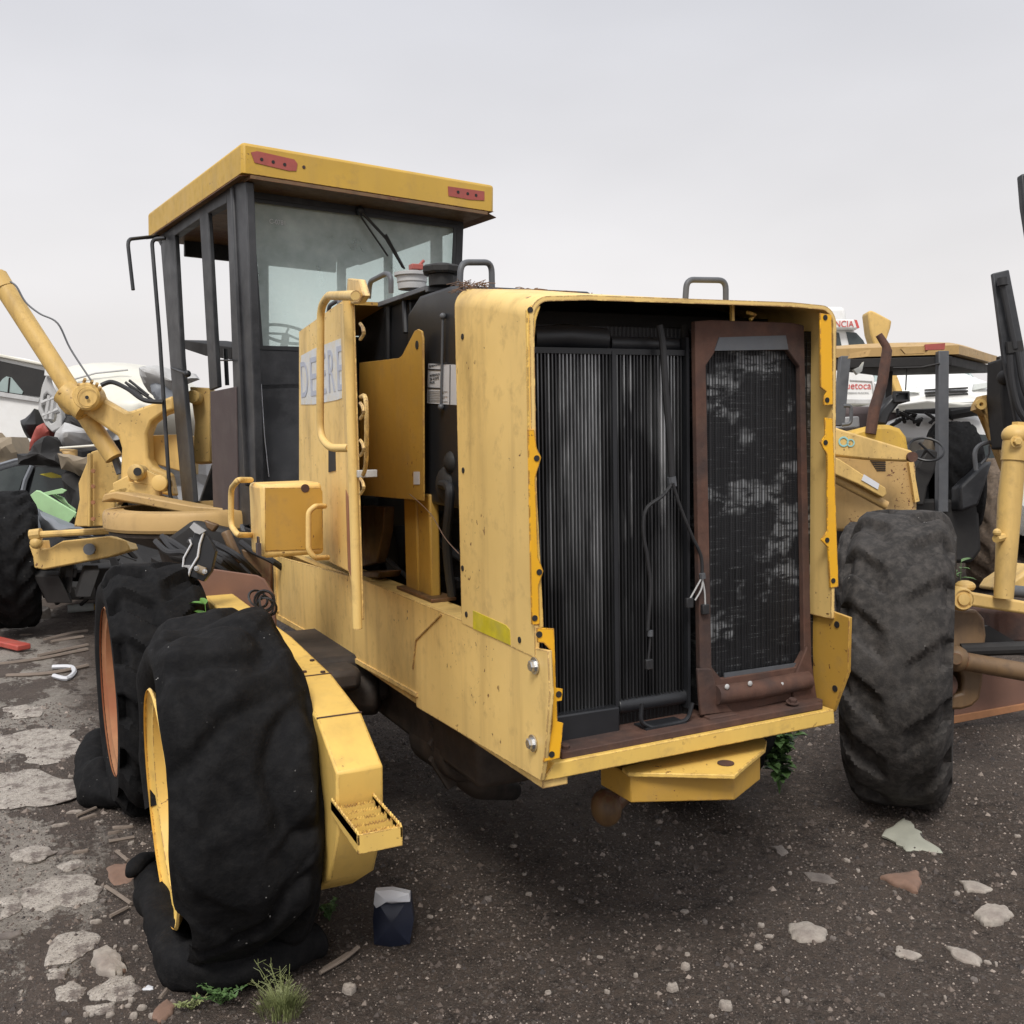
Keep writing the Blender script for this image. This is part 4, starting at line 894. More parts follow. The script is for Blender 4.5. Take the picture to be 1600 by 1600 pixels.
mb = MB(); mb.tube(spline([V(158, 602, 7.5), V(175, 597, 7.5), V(200, 608, 7.4), V(225, 625, 7.3), V(255, 628, 7.3)]), .017, 8); mb.build('hydraulic_hose', 'hose', GR, smooth=True)
mb = MB(); 
for (x, y) in ((122, 605), (131, 597), (142, 600), (150, 604), (155, 610), (92, 617)): mb.tube([V(x, y, 7.62), V(x + 2, y - 5, 7.6)], .013, 6)
mb.build('hydraulic_fitting', 'tan_yellow', saddle)
mb = MB()
for (p, q) in (((213, 740), (258, 757)), ((200, 765), (250, 770))):
    mb.slab([V(p[0], p[1] - 13, 7.4), V(q[0], q[1] - 9, 7.4), V(q[0], q[1] + 9, 7.4), V(p[0], p[1] + 13, 7.4)], fw * .06)
for (x, y) in ((213, 738), (250, 755)): mb.lathe(V(x, y, 7.35), -fw, [(0, -.1), (.06, -.1), (.06, .02), (.03, .03), (0, .03)], 18)
mb.build('lock_link', 'far_yellow', saddle, bev=.006); disc('link_hole', V(215, 737, 7.3), -fw, .03, saddle)
mb = MB(); mb.slab([V(x, y, 7.9) for x, y in [(230, 680), (292, 678), (292, 740), (232, 722)]], fw * .3); mb.slab([V(x, y, 7.6) for x, y in [(296, 604), (328, 606), (328, 722), (300, 724), (304, 660)]], fw * .2); mb.lathe(V(302, 620, 7.5), -fw, [(0, -.1), (.05, -.1), (.05, .02), (0, .02)], 18)
mb.slab([V(x, y, 7.4) for x, y in [(175, 755), (200, 742), (205, 760), (182, 790)]], fw * .1); mb.slab([V(x, y, 7.4) for x, y in [(172, 766), (196, 760), (240, 778), (300, 792), (300, 800), (160, 780)]], fw * .4); mb.build('front_frame', 'far_yellow', GR, bev=.01)
mb = MB(); mb.slab([V(x, y, 8.6) for x, y in [(115, 823), (124, 780), (122, 755), (142, 706), (152, 703), (172, 712), (185, 740), (176, 822)]], fw * .15); mb.slab([V(x, y, 8.55) for x, y in [(140, 710), (146, 708), (146, 823), (140, 823)]], -fw * .06); tow = mb.build('front_tower', 'far_yellow', GR, bev=.01)
for y in (736, 760, 785, 811): disc('tower_bolt', V(146, y, 8.48), -fw, .017, tow, 'rim_rust', .012)
z2 = lambda L: [(x / 4.705, 760 + y / 4.705) for x, y in L]
mb = MB(); mb.slab([V(x, y, 8.9) for x, y in z2([(210, 430), (290, 395), (300, 465), (370, 450), (460, 400), (800, 365), (930, 400), (960, 470), (800, 520), (320, 612), (250, 600), (240, 520)])], fw * .2); ax_ = mb.build('front_axle', 'far_yellow', GR, bev=.012)
disc('axle_pin', V(141, 858, 8.87), -fw, .05, ax_, 'grey', .03)
mb = MB(); mb.tube([V(50, 836, 8.8), V(172, 829, 8.8)], .030, 10); mb.tube([V(48, 836, 8.8), V(64, 834, 8.8)], .05, 10); mb.ball(V(57, 848, 8.8), .055, 6); mb.build('tie_rod', 'far_yellow', ax_, smooth=True)
ft = tyre_mesh(.63, .42, .36, lug=.03, nl=18, nA=144, crumple=.02, seed=4); place(ft, V(18, 874, 9.5), rz=.03)
fwl = ft.build('front_wheel', 'tyre', GR, smooth=True, ang=.8); place(rim_mesh(.357, .42), V(18, 874, 9.5), rz=.03).build('rim', 'far_yellow', fwl, smooth=True)
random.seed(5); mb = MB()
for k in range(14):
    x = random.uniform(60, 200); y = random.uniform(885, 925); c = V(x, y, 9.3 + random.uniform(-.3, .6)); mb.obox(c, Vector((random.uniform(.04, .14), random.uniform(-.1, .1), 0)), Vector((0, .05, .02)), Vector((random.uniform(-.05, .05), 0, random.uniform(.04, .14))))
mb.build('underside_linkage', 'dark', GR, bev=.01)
# hanging rubber flap with metal straps
D0 = 4.9
mb = MB(); L = [(303, 833), (318, 829), (332, 850), (337, 862), (330, 893), (318, 909), (300, 902), (284, 898), (286, 874), (299, 846)]
mb.slab([V(x, y, D0) for x, y in L], fw * .04); fl = mb.build('rubber_flap', 'plastic', GR, bev=.004)
mb = MB(); mb.tube([V(x, y, D0 - .01) for x, y in [(318, 832), (312, 850), (309, 870), (297, 890), (294, 900)]], .006, 6); mb.tube([V(x, y, D0 - .01) for x, y in [(296, 843), (299, 850), (287, 872), (285, 892)]], .005, 6); mb.build('flap_edge', 'label', fl)
mb = MB(); mb.tube([V(307, 888, D0 - .02), V(320, 893, D0 - .02)], .019, 14); mb.build('strap_plate', 'seat', fl, smooth=True); bolt('strap_bolt', V(307, 888, D0 - .04), -fw, .008, fl); bolt('strap_bolt', V(320, 893, D0 - .04), -fw, .008, fl)
mb = MB(); mb.slab([V(x, y, D0 - .02) for x, y in [(296, 824), (303, 816), (322, 829), (312, 835), (304, 832)]], fw * .02); mb.slab([V(x, y, D0 - .01) for x, y in [(287, 883), (298, 883), (293, 901), (285, 900)]], fw * .01); split_later = mb.build('bent_bracket', 'silver', fl)

# ================================================================== SECOND GRADER (only its front corner is in view)
G2 = empty('second_grader', (4.2, 2.6, GZ), 'front corner of another yellow grader with big worn grey wheel and rusty steering links', 'grader')
TD = (1.0 * math.sin(math.radians(49)), math.cos(math.radians(49)))
t4 = tyre_mesh(.70, .43, .40, lug=.042, nl=15, crumple=.004, nA=300, seed=21, wear=.9, chev=1.2)
place(t4, (2.51, 1.05, GZ + .695), rz=-math.radians(49.5))
for i, p in enumerate(t4.v):
    if p.z < GZ + .004: t4.v[i] = Vector((p.x, p.y, GZ + .004))
w2 = t4.build('front_wheel', 'tyre_grey', G2, smooth=True, ang=.8)
place(rim_mesh(.397, .43, side=1), (2.51, 1.05, GZ + .695), rz=-math.radians(49.5)).build('rim', 'rusty_yellow', w2, smooth=True)
z6 = lambda L: [(1270 + x / 2.963, 760 + y / 2.963) for x, y in L]
D2 = 5.15
mb = MB(); mb.slab([V(x, y, D2) for x, y in z6([(560, 548), (640, 552), (655, 575), (760, 570), (798, 615), (806, 690), (796, 760), (790, 900), (775, 985), (740, 1020), (690, 1035), (585, 1035), (560, 985), (640, 968), (690, 955), (692, 890), (680, 850), (590, 800), (560, 795)])], fw * .12)
mb.build('steering_knuckle', 'rusty_yellow', G2, bev=.02)
mb = MB(); mb.slab([V(x, y, D2 + .06) for x, y in z6([(560, 640), (600, 630), (670, 655), (690, 640), (700, 680), (650, 720), (600, 760), (560, 780)])], fw * .2); mb.lathe(V(1476, 1071, D2 - .05), -fw, [(0, -.2), (.07, -.2), (.07, 0), (.04, .02), (0, .02)], 20); mb.build('kingpin_yoke', 'rust', G2, bev=.012)
mb = MB(); mb.lathe(V(1503, 936, D2 - .1), -fw, [(0, -.12), (.058, -.12), (.060, 0), (.05, .02), (.045, .02), (.043, .012), (.03, .012), (.028, .026), (.012, .028), (0, .028)], 28); mb.ball(V(1508, 916, D2 - .02), .05, 8, (1, 1, .6))
mb.build('ball_joint', 'far_yellow', G2, smooth=True, ang=.5)
mb = MB(); mb.slab([V(x, y, D2 - .12) for x, y in [(1514, 924), (1610, 941), (1610, 961), (1514, 947)]], fw * .06); mb.build('drag_link', 'far_yellow', G2, bev=.012)
mb = MB(); mb.tube([V(1566, 922, D2), V(1600, 925, D2)], .03, 12); mb.build('link_clamp', 'grey', G2, smooth=True)
mb = MB(); mb.tube([V(1500, 1032, D2 - .1), V(1612, 1052, D2 - .1)], .046, 16); mb.ball(V(1493, 1029, D2 - .1), .065, 8); mb.lathe(V(1493, 1029, D2 - .16), -fw, [(0, 0), (.028, 0), (.028, .012), (0, .012)], 14); mb.build('tie_rod', 'rusty_yellow', G2, smooth=True)
mb = MB(); mb.tube([V(1500, 1016, D2), V(1612, 1012, D2)], .035, 12); mb.slab([V(x, y, D2 + .2) for x, y in [(1530, 980), (1545, 978), (1600, 1010), (1600, 1025), (1530, 1015)]], fw * .1); mb.build('lean_bar', 'dark', G2)
mb = MB(); mb.slab([V(x, y, 5.6) for x, y in [(1556, 955), (1620, 950), (1620, 1005), (1556, 1005)]], fw * .4); mb.build('axle_beam', 'rust', G2, bev=.02)
mb = MB(); mb.slab([V(x, y, 6.1) for x, y in [(1440, 1075), (1460, 1050), (1620, 1048), (1620, 1106), (1490, 1131), (1440, 1135)]], fw * .03); mb.build('moldboard', 'rust_face', G2, bev=.004)
mb = MB(); mb.slab([V(x, y, 6.08) for x, y in [(1440, 1128), (1490, 1119), (1620, 1096), (1620, 1106), (1490, 1131), (1440, 1137)]], fw * .02); mb.build('cutting_edge', 'rim_rust', G2, bev=.003)
D3 = 5.0
mb = MB(); mb.tube([V(1586, 700, D3), V(1578, 780, D3), V(1568, 935, D3)], [.052, .056, .045], 18); mb.tube([V(1588, 690, D3), V(1585, 720, D3)], .062, 18); mb.ball(V(1588, 680, D3), .068, 10, (1, 1, .8)); mb.tube([V(1592, 660, D3), V(1591, 672, D3)], .032, 6); cy2 = mb.build('lift_cylinder', 'far_yellow', G2, smooth=True, ang=.6)
bolt('joint_bolt', V(1588, 690, D3 - .07), -fw, .02, cy2, 'far_yellow')
mb = MB(); mb.tube([V(1570, 838, D3 - .02), V(1556, 842, D3 - .06)], .02, 8); mb.ball(V(1558, 832, D3 - .06), .02, 6); mb.build('cylinder_port', 'far_yellow', cy2)
mb = MB(); mb.slab([V(x, y, D3 + .3) for x, y in [(1576, 910), (1620, 880), (1620, 930), (1566, 925)]], fw * .3); mb.build('circle_support', 'far_yellow', G2, bev=.02)
mb = MB(); mb.slab([V(x, y, D3 + .4) for x, y in [(1595, 272), (1622, 266), (1720, 900), (1690, 905), (1599, 322)]], fw * .05); mb.build('cab_corner', 'black', G2, bev=.01)

# ================================================================== BACKHOE LOADER
BH = empty('backhoe_loader', (7.9, 5.8, GZ), 'yellow backhoe loader with rusty open canopy on grey posts and a tall rusty exhaust pipe', 'backhoe loader')
K = Vector((7.28, 5.03, 1.70)); bf = Vector((-.82, .57, 0)).normalized(); bl_ = Vector((.86, .50, 0))
BHp = lambda a, b, h: K + bf * a + bl_ * b + Vector((0, 0, h))
# canopy, slightly domed
mb = MB(); n = 10; top = []; bot = []
for i in range(n + 1):
    for j in range(n + 1):
        a = -.12 + 1.42 * i / n; b = -.06 + 2.25 * j / n; s_ = math.sin(PI * i / n) ** .5 * math.sin(PI * j / n) ** .5
        e_ = min(i, n - i, j, n - j); top.append(BHp(a, b, .10 + .06 * s_ if e_ else .075)); bot.append(BHp(a, b, -.02 if e_ else -.015))
mb.v = top + bot; k_ = (n + 1) ** 2
for i in range(n):
    for j in range(n):
        o = i * (n + 1) + j; mb.f.append((o, o + 1, o + n + 2, o + n + 1)); o += k_; mb.f.append((o, o + n + 1, o + n + 2, o + 1))
for i in range(n):
    for (o, p) in ((i * (n + 1), (i + 1) * (n + 1)), (i * (n + 1) + n, (i + 1) * (n + 1) + n), (i, i + 1), (n * (n + 1) + i, n * (n + 1) + i + 1)): mb.f.append((o, p, p + k_, o + k_))
can = mb.build('canopy', 'tan_yellow', BH, smooth=True, ang=.8)
mb = MB(); mb.slab([BHp(-.05, -.05, -.03), BHp(1.2, -.05, -.03), BHp(1.2, 2.0, -.03), BHp(-.05, 2.0, -.03)], (0, 0, -.10)); mb.build('canopy_frame', 'dark', can, bev=.01)
for (a, b) in (((1410, 547), (1330, 553)), ):
    pass
mb = MB(); mb.slab([V(x, y, 9.95) for x, y in [(1408, 545), (1447, 540), (1450, 548), (1445, 552), (1415, 553)]], fw * .03); mb.build('canopy_bracket', 'tan_yellow', can); mb = MB(); mb.slab([V(x, y, 9.95) for x, y in [(1328, 552), (1361, 546), (1356, 557), (1326, 560)]], fw * .03); mb.build('canopy_bracket', 'tan_yellow', can)
mb = MB(); mb.slab([V(x, y, 9.93) for x, y in [(1446, 538), (1477, 536), (1476, 546), (1446, 547)]], fw * .03); mb.build('marker_lamp', 'reddull', can)
def post(px0, y0, px1, y1, d, w_=.055, mat='grey'):
    mb = MB(); r_ = rx * w_; mb.slab([V(px0, y0, d) - r_, V(px0, y0, d) + r_, V(px1, y1, d) + r_, V(px1, y1, d) - r_], fw * .09); return mb.build('canopy_post', mat, BH, bev=.006)
post(1475, 548, 1474, 800, 10.3, .052); post(1322, 556, 1312, 665, 10.2, .05); post(1391, 560, 1388, 640, 11.3, .035, 'black'); post(1571, 556, 1575, 700, 11.0, .06, 'black')
mb = MB(); mb.tube([V(1395, 575, 10.3), V(1440, 574, 10.3), V(1468, 568, 10.3)], .012, 6); mb.box(tuple(V(1411, 572, 10.6)), tuple(V(1428, 555, 10.9))); mb.tube([V(1417, 575, 10.5), V(1415, 610, 10.5)], .007, 5); mb.build('canopy_wiring', 'dark', BH)
mb = MB(); mb.slab([V(x, y, 10.1) for x, y in [(1334, 577), (1345, 572), (1350, 565), (1347, 580), (1340, 585)]], fw * .06); mb.build('work_lamp', 'lens', BH)
mb = MB(); mb.tube(bend([V(1318, 634, 10.0), V(1330, 634, 10.0), V(1330, 662, 10.0), V(1315, 664, 10.0)], .06), .018, 8); mb.build('grab_handle', 'grey', BH, smooth=True)
mb = MB(); mb.tube([V(1373, 523, 9.3), V(1384, 540, 9.3), V(1386, 548, 9.3), V(1378, 600, 9.3), V(1366, 640, 9.3), V(1360, 678, 9.3)], [.032, .036, .046, .050, .052, .050], 16); mb.build('exhaust_pipe', 'rust', BH, smooth=True)
mb = MB(); mb.slab([V(x, y, 9.6) for x, y in [(1370, 662), (1376, 640), (1392, 622), (1405, 613), (1422, 613), (1420, 628), (1406, 630), (1392, 648), (1386, 664)]], fw * .25); acl = mb.build('air_intake', 'plastic', BH, bev=.02)
mb = MB(); mb.ring([V(x, y, 9.55) for x, y in [(1397, 611), (1421, 611), (1422, 627), (1398, 628)]], [V(x, y, 9.55) for x, y in [(1400, 614), (1419, 614), (1419, 624), (1400, 625)]], fw * .05); mb.build('intake_mouth', 'hose', acl)
mb = MB(); mb.slab([V(x, y, 9.3) for x, y in [(1320, 680), (1334, 672), (1350, 667), (1368, 663), (1390, 663), (1408, 669), (1418, 682), (1421, 700), (1421, 716), (1370, 700)]], fw * .8); mb.build('engine_hood', 'yellow_roof', BH, bev=.05)
mb = MB(); mb.slab([V(x, y, 9.35) for x, y in [(1300, 690), (1330, 695), (1428, 712), (1432, 730), (1434, 790), (1432, 830), (1300, 830)]], fw * .8); bod = mb.build('body_side', 'tan_yellow', BH, bev=.03)
for k in range(6): MB().slab([V(x, y, 9.34) for x, y in [(1360 + k * 2, 719 + k * 3), (1384, 719 + k * 3), (1384, 720.4 + k * 3), (1360 + k * 2, 720.4 + k * 3)]], fw * .02).build('vent_slot', 'dark', bod)
arm = MB().slab([V(x, y, 8.9) for x, y in [(1290, 662), (1312, 670), (1425, 704), (1429, 711), (1425, 721), (1360, 718), (1305, 712), (1290, 712)]], fw * .12).build('loader_arm', 'far_yellow', BH, bev=.015)
MB().lathe(V(1425, 714, 8.88), -fw, [(0, -.02), (.045, -.02), (.045, .02), (0, .02)], 16).build('arm_pin', 'rust', arm)
for (x, y, r) in ((1318, 690, .045), (1329, 692, .035)): MB().lathe(V(x, y, 8.895), -fw, [(r, 0), (r, .004), (r * .7, .004), (r * .7, 0)], 20, True).build('spray_ring', 'bluegraf', arm)
lc = MB().slab([V(x, y, 8.85) for x, y in [(1290, 708), (1313, 718), (1348, 741), (1384, 762), (1386, 772), (1380, 778), (1340, 756), (1290, 735)]], fw * .1).build('lower_link', 'far_yellow', BH, bev=.01)
MB().slab([V(x, y, 8.84) for x, y in [(1350, 741), (1374, 756), (1372, 765), (1346, 750)]], fw * .004).build('link_decal', 'label', lc)
mb = MB(); mb.tube([V(1300, 745, 8.95), V(1385, 790, 8.95)], .04, 12); mb.build('tilt_cylinder', 'tan_yellow', BH, smooth=True)
mb = MB(); mb.slab([V(x, y, 9.3) for x, y in [(1420, 722), (1426, 722), (1437, 783), (1430, 785)]], fw * .05); mb.build('brace', 'far_yellow', BH)
stw = MB().lathe(V(1447, 702, 10.0), Vector((-.35, -.55, .75)), [(.165 + .012 * math.cos(a * PI / 4), .012 * math.sin(a * PI / 4)) for a in range(8)], 36, True)
stw.tube([V(1447, 702, 10.0), V(1432, 730, 10.1)], .02, 8); stw.tube([V(1436, 692, 10), V(1460, 714, 10)], .012, 6); stw.build('steering_wheel', 'plastic', BH, smooth=True)
mb = MB(); mb.slab([V(x, y, 10.0) for x, y in [(1430, 735), (1450, 700), (1466, 705), (1462, 735), (1450, 760), (1445, 790), (1432, 790)]], fw * .3); mb.build('dash_console', 'dark', BH, bev=.02)
mb = MB(); mb.slab([V(x, y, 10.9) for x, y in [(1452, 700), (1458, 682), (1485, 672), (1498, 688), (1502, 712), (1455, 716)]], fw * .3); mb.build('seat', 'seat', BH, bev=.06)
tf = tyre_mesh(.66, .40, .36, lug=.02, nl=20, nA=110); place(tf, V(1487, 755, 11.0), rz=-.62); tf.build('rear_wheel', 'tyre', BH, smooth=True, ang=.8)
tn = tyre_mesh(.72, .46, .36, lug=.035, nl=16, nA=160, wear=0, chev=1.4); c_ = U(1565, 925, 'z', GZ); place(tn, (c_.x + .15, c_.y + .25, GZ + .70), rz=-math.radians(52)); tn.build('rear_wheel', 'tyre_brown', BH, smooth=True, ang=.8)
fn = tyre_mesh(.50, .34, .28, lug=.02, nl=16, nA=90); place(fn, V(1350, 905, 9.0), rz=-.9); fn.build('front_wheel', 'tyre_grey', BH, smooth=True, ang=.8)
mb = MB(); mb.slab([V(x, y, 10.4) for x, y in [(1425, 780), (1530, 778), (1535, 860), (1520, 880), (1425, 880)]], fw * .6); mb.build('lower_chassis', 'dark', BH, bev=.04)
mb = MB(); mb.slab([V(x, y, 10.2) for x, y in [(1500, 760), (1540, 722), (1552, 720), (1530, 790), (1500, 800)]], fw * .3); mb.build('mudguard', 'black', BH, bev=.03)
mb = MB(); mb.tube(spline([V(1525, 735, 9.8), V(1524, 705, 9.8), V(1540, 692, 9.8), V(1575, 690, 9.8)]), .022, 8); mb.tube(spline([V(1533, 725, 9.9), V(1545, 710, 9.9), V(1546, 696, 9.9)]), .012, 6); mb.build('rear_hose', 'grey', BH, smooth=True)
mb = MB(); mb.ring([V(x, y, 9.7) for x, y in [(1527, 630), (1535, 618), (1570, 612), (1575, 640), (1578, 735), (1572, 735), (1555, 690), (1545, 650), (1525, 640)]], [V(x, y, 9.7) for x, y in [(1530, 631), (1531, 630), (1532, 630.5), (1533, 632), (1533, 633), (1532, 634), (1531, 634.5), (1530, 634), (1529.5, 632)]], fw * .12); mb.build('boom_swing_bracket', 'tan_yellow', BH, bev=.0)
MB().lathe(V(1532, 632, 9.66), -fw, [(.02, -.02), (.05, -.02), (.05, .02), (.02, .02)], 18, True).build('bracket_boss', 'far_yellow', BH)
# raised black boom with its ram
D5 = 9.2
mb = MB(); mb.slab([V(x, y, D5) for x, y in [(1551, 427), (1577, 421), (1604, 560), (1604, 660), (1590, 670), (1568, 560)]], fw * .05); boom = mb.build('boom', 'black', BH, bev=.01)
mb = MB(); mb.tube([V(1566, 434, D5 - .06), V(1567, 446, D5 - .06)], .045, 12); mb.tube([V(1566, 444, D5 - .05), V(1578, 505, D5 - .05), V(1586, 545, D5 - .05)], .026, 10); mb.build('boom_ram', 'hose', boom, smooth=True)
mb = MB(); mb.tube(spline([V(1578, 555, D5 - .08), V(1582, 600, D5 - .08), V(1592, 640, D5 - .08), V(1610, 665, D5 - .08)]), .028, 8); mb.tube(spline([V(1590, 550, D5 - .08), V(1598, 600, D5 - .08), V(1612, 640, D5 - .08)]), .024, 8); mb.build('boom_hose', 'hose', boom, smooth=True)
mb = MB(); mb.slab([V(x, y, D5 - .06) for x, y in [(1574, 534), (1598, 532), (1600, 548), (1576, 552)]], fw * .04); mb.build('ram_clamp', 'dark', boom)
mb = MB(); mb.slab([V(x, y, D5 + .2) for x, y in [(1565, 560), (1582, 556), (1590, 700), (1572, 700), (1564, 620)]], fw * .3); mb.ball(V(1570, 590, D5 + .2), .07, 8); mb.build('boom_foot', 'dark', BH, bev=.02)

# yellow digger arm standing behind
mb = MB(); mb.slab([V(x, y, 13.5) for x, y in [(1356, 488), (1360, 484), (1368, 487), (1394, 501), (1392, 512), (1386, 530), (1400, 580), (1412, 612), (1400, 616), (1386, 582), (1368, 545), (1360, 520)]], fw * .25)
da = rebase(mb.build('digger_arm', 'far_yellow', bev=.03)); tag(da, 'yellow digger arm rising behind the canopy of the backhoe loader', 'digger arm')

# ================================================================== WRECKED VEHICLES
def rot(rz, pitch=0, roll=0): return Matrix.Rotation(rz, 4, 'Z') @ Matrix.Rotation(pitch, 4, 'Y') @ Matrix.Rotation(roll, 4, 'X')
def car(name, label, locn, rz, mat, L=4.1, W=1.66, H=1.42, pitch=0, roll=0, gmat='carglass', wheels=True, dent=.05, van=False, seed=0, group=None, lamps=True, cat='car'):
    root = empty(name, locn, label, cat, group); hw = W / 2; m = Matrix.Translation(Vector(locn)) @ rot(rz, pitch, roll)
    if van: ST = [(0, .35, .62, .80, .70, .62), (.06, .28, .85, .93, .95, .8), (.14, .25, .95, .98, 1.08, .86), (.27, .24, 1.02, 1, H - .08, .84), (.36, .24, 1.02, 1, H, .86), (.6, .24, 1.02, 1, H + .02, .87), (.9, .24, 1.02, 1, H, .86), (.99, .28, .98, .98, H - .1, .82), (1, .35, .8, .9, .9, .8)]; win = (3, 6)
    else: ST = [(0, .38, .55, .72, .60, .5), (.03, .28, .66, .86, .72, .7), (.12, .22, .78, .95, .84, .8), (.29, .20, .88, .98, .95, .84), (.44, .20, .92, 1, H - .02, .70), (.60, .20, .94, 1, H, .71), (.75, .20, .96, 1, H - .06, .68), (.87, .22, .96, .98, 1.02, .8), (.97, .3, .88, .92, .94, .74), (1, .40, .70, .85, .78, .7)]; win = (3, 6)
    mb = MB(); ring = 13
    for (x, zb, zl, w_, zr, wr) in ST:
        h = [(w_ * .88, zb), (w_, zb + .14), (w_ * 1.01, (zb + zl) / 2 + .04), (w_ * .98, zl), (wr + (.03), zr - .05), (wr * .86, zr), (0, zr + .03)]
        for (yy, zz) in [(-a, b) for a, b in h] + h[:-1][::-1]:
            p = Vector((x * L, yy * hw, zz)); d = dent * noise.noise(p * 1.6 + Vector((seed * 3.3, 0, 0))); mb.v.append(p + Vector((d, d, d * .6)))
    glass_f = []; allf = []
    for i in range(len(ST) - 1):
        for j in range(ring - 1):
            f = (i * ring + j, i * ring + j + 1, (i + 1) * ring + j + 1, (i + 1) * ring + j)
            side_win = j in (3, 8) and win[0] <= i < win[1]; shield = j in (4, 5, 6, 7) and i in (3, ) ; rearw = j in (4, 5, 6, 7) and i == (6 if not van else 99)
            if van: shield = j in (4, 5, 6, 7) and i in (2,); side_win = j in (3, 8) and i in (3, 4, 5)
            (glass_f if side_win or shield or rearw else allf).append(f)
    mb.f = allf + [tuple(range(ring))[::-1], tuple(range((len(ST) - 1) * ring, len(ST) * ring))]
    gv = MB(); gv.v = list(mb.v); gv.f = glass_f
    # inset every pane so that a painted pillar is left between them
    panes = MB(); fr_ = MB()
    for f in glass_f:
        P = [mb.v[k] for k in f]; c = sum(P, Vector()) / 4; k_ = .12; I = [p.lerp(c, k_) for p in P]
        nrm = (P[1] - P[0]).cross(P[3] - P[0]).normalized(); cen = Vector((L * .5, 0, .7)); nrm = nrm if nrm.dot(c - cen) > 0 else -nrm
        o = len(fr_.v); fr_.v += P + I; fr_.f += [(o + a, o + (a + 1) % 4, o + 4 + (a + 1) % 4, o + 4 + a) for a in range(4)]
        panes.slab([p - nrm * .015 for p in I], -nrm * .006)
    mb.add(fr_.v, fr_.f); mb.build('body', mat, root, smooth=True, ang=.55, mtx=m); panes.build('windows', gmat, root, mtx=m)
    def part(nm, mt, f, parent=root, **k): q = MB(); f(q); return q.build(nm, mt, parent, mtx=m, **k)
    for sx in (.17, .80):
        for sy in (-1, 1):
            c = Vector((sx * L, sy * (hw - .09), .31)); part('wheel_arch', 'dark', lambda q: q.cyl(c + Vector((0, sy * -.10, .03)), c + Vector((0, sy * .105, .03)), .36, 28))
            if wheels:
                wh = part('wheel', 'tyre_grey', lambda q: q.lathe(c, (0, sy, 0), [(.20, -.09), (.29, -.09), (.31, -.05), (.31, .07), (.29, .12), (.20, .125)], 28, True), smooth=True); part('rim', 'lightgrey', lambda q: q.lathe(c, (0, sy, 0), [(.20, .12), (.17, .09), (.05, .11), (0, .115)], 20), wh, smooth=True)
    if lamps:
        for sy in (-1, 1): part('headlight', 'lens', lambda q: q.slab([Vector((.06, sy * hw * .46, .66)), Vector((.09, sy * hw * .80, .70)), Vector((.14, sy * hw * .88, .78)), Vector((.10, sy * hw * .50, .755))], Vector((-.06, 0, .0))), bev=.01)
        gr = part('grille', 'dark', lambda q: [q.box((-.02, -.30, .60 + k * .045), (.06, .30, .625 + k * .045)) for k in range(3)])
        part('bumper', mat, lambda q: q.box((-.07, -hw * .86, .34), (.12, hw * .86, .53)), bev=.05); part('bumper_vent', 'dark', lambda q: [q.box((-.076, -.38, .37 + k * .05), (-.06, .38, .395 + k * .05)) for k in range(3)])
        for sy in (-1, 1): part('fog_lamp', 'lens', lambda q: q.cyl((-.085, sy * .62, .43), (-.06, sy * .62, .43), .05, 16))
    return root
def at_d(px, py, d): p = V(px, py, d); return p
# right: white hatchback lifted on the pile, front towards us
P_ = at_d(1490, 640, 15.5)
car('white_car', 'white car with both headlights facing us, perched on the pile behind the backhoe canopy', (P_.x - .35, P_.y - .2, P_.z - .40), math.radians(58), 'white', seed=1, wheels=False, roll=-.03, pitch=.0, gmat='paleglass', L=3.9, W=1.62)
P_ = at_d(1462, 760, 14.5)
car('white_wreck', 'white wrecked car lying under the perched white car, its roof stripped', (P_.x - 1.0, P_.y, GZ), math.radians(20), 'white', seed=2, wheels=False)
P_ = at_d(1560, 760, 14.0)
w3 = car('white_van_wreck', 'white van body with pink lettering behind the backhoe boom', (P_.x - .3, P_.y - .6, GZ), math.radians(-40), 'white', L=4.4, H=1.55, van=True, seed=3, wheels=False, lamps=False, cat='van')
text('URBA', 'lettering', 'redink', w3, V(1528, 672, 12.6), rx, up, .12, .26, .004)
P_ = at_d(1418, 700, 17.0)
car('cream_wreck', 'cream dusty car shell heaped between the exhaust pipe and the white car', (P_.x - 1.3, P_.y + .3, GZ + .55), math.radians(25), 'cream', seed=5, wheels=False, roll=.35, lamps=False)
# ambulance stands on a stripped van body
P_ = V(1300, 700, 15.6)
car('stripped_van', 'white stripped van body carrying the ambulance, mostly hidden by the backhoe hood', (P_.x - 1.6, P_.y - .5, GZ), math.radians(-18), 'cream', L=4.6, W=1.9, H=2.05, van=True, seed=9, wheels=False, lamps=False, cat='van')
P_ = V(1500, 700, 16.0)
car('stripped_van', 'cream stripped van body under the perched white car', (P_.x - 1.6, P_.y, GZ), math.radians(-10), 'cream', L=4.4, W=1.9, H=1.75, van=True, seed=10, wheels=False, lamps=False, cat='van')
P_ = V(210, 760, 13.4)
car('stripped_car', 'grey car body under the cream shell behind the saddle frame', (P_.x - 1.9, P_.y, GZ), math.radians(5), 'bluegrey', L=4.2, seed=12, wheels=False, lamps=False)
AM = empty('ambulance', V(1330, 800, 15.0), 'white ambulance pickup with red lettered roof board and lettered door behind the backhoe', 'ambulance')
AD = 15.0
mb = MB(); mb.slab([V(x, y, AD) for x, y in [(1240, 568), (1300, 568), (1362, 578), (1368, 590), (1368, 620), (1362, 632), (1240, 632)]], fw * 1.8); ab = mb.build('body', 'white', AM, bev=.05)
mb = MB(); mb.slab([V(x, y, AD + .15) for x, y in [(1240, 512), (1300, 510), (1334, 512), (1345, 524), (1357, 545), (1362, 580), (1240, 580)]], fw * 1.5); mb.build('cab', 'white', AM, bev=.08)
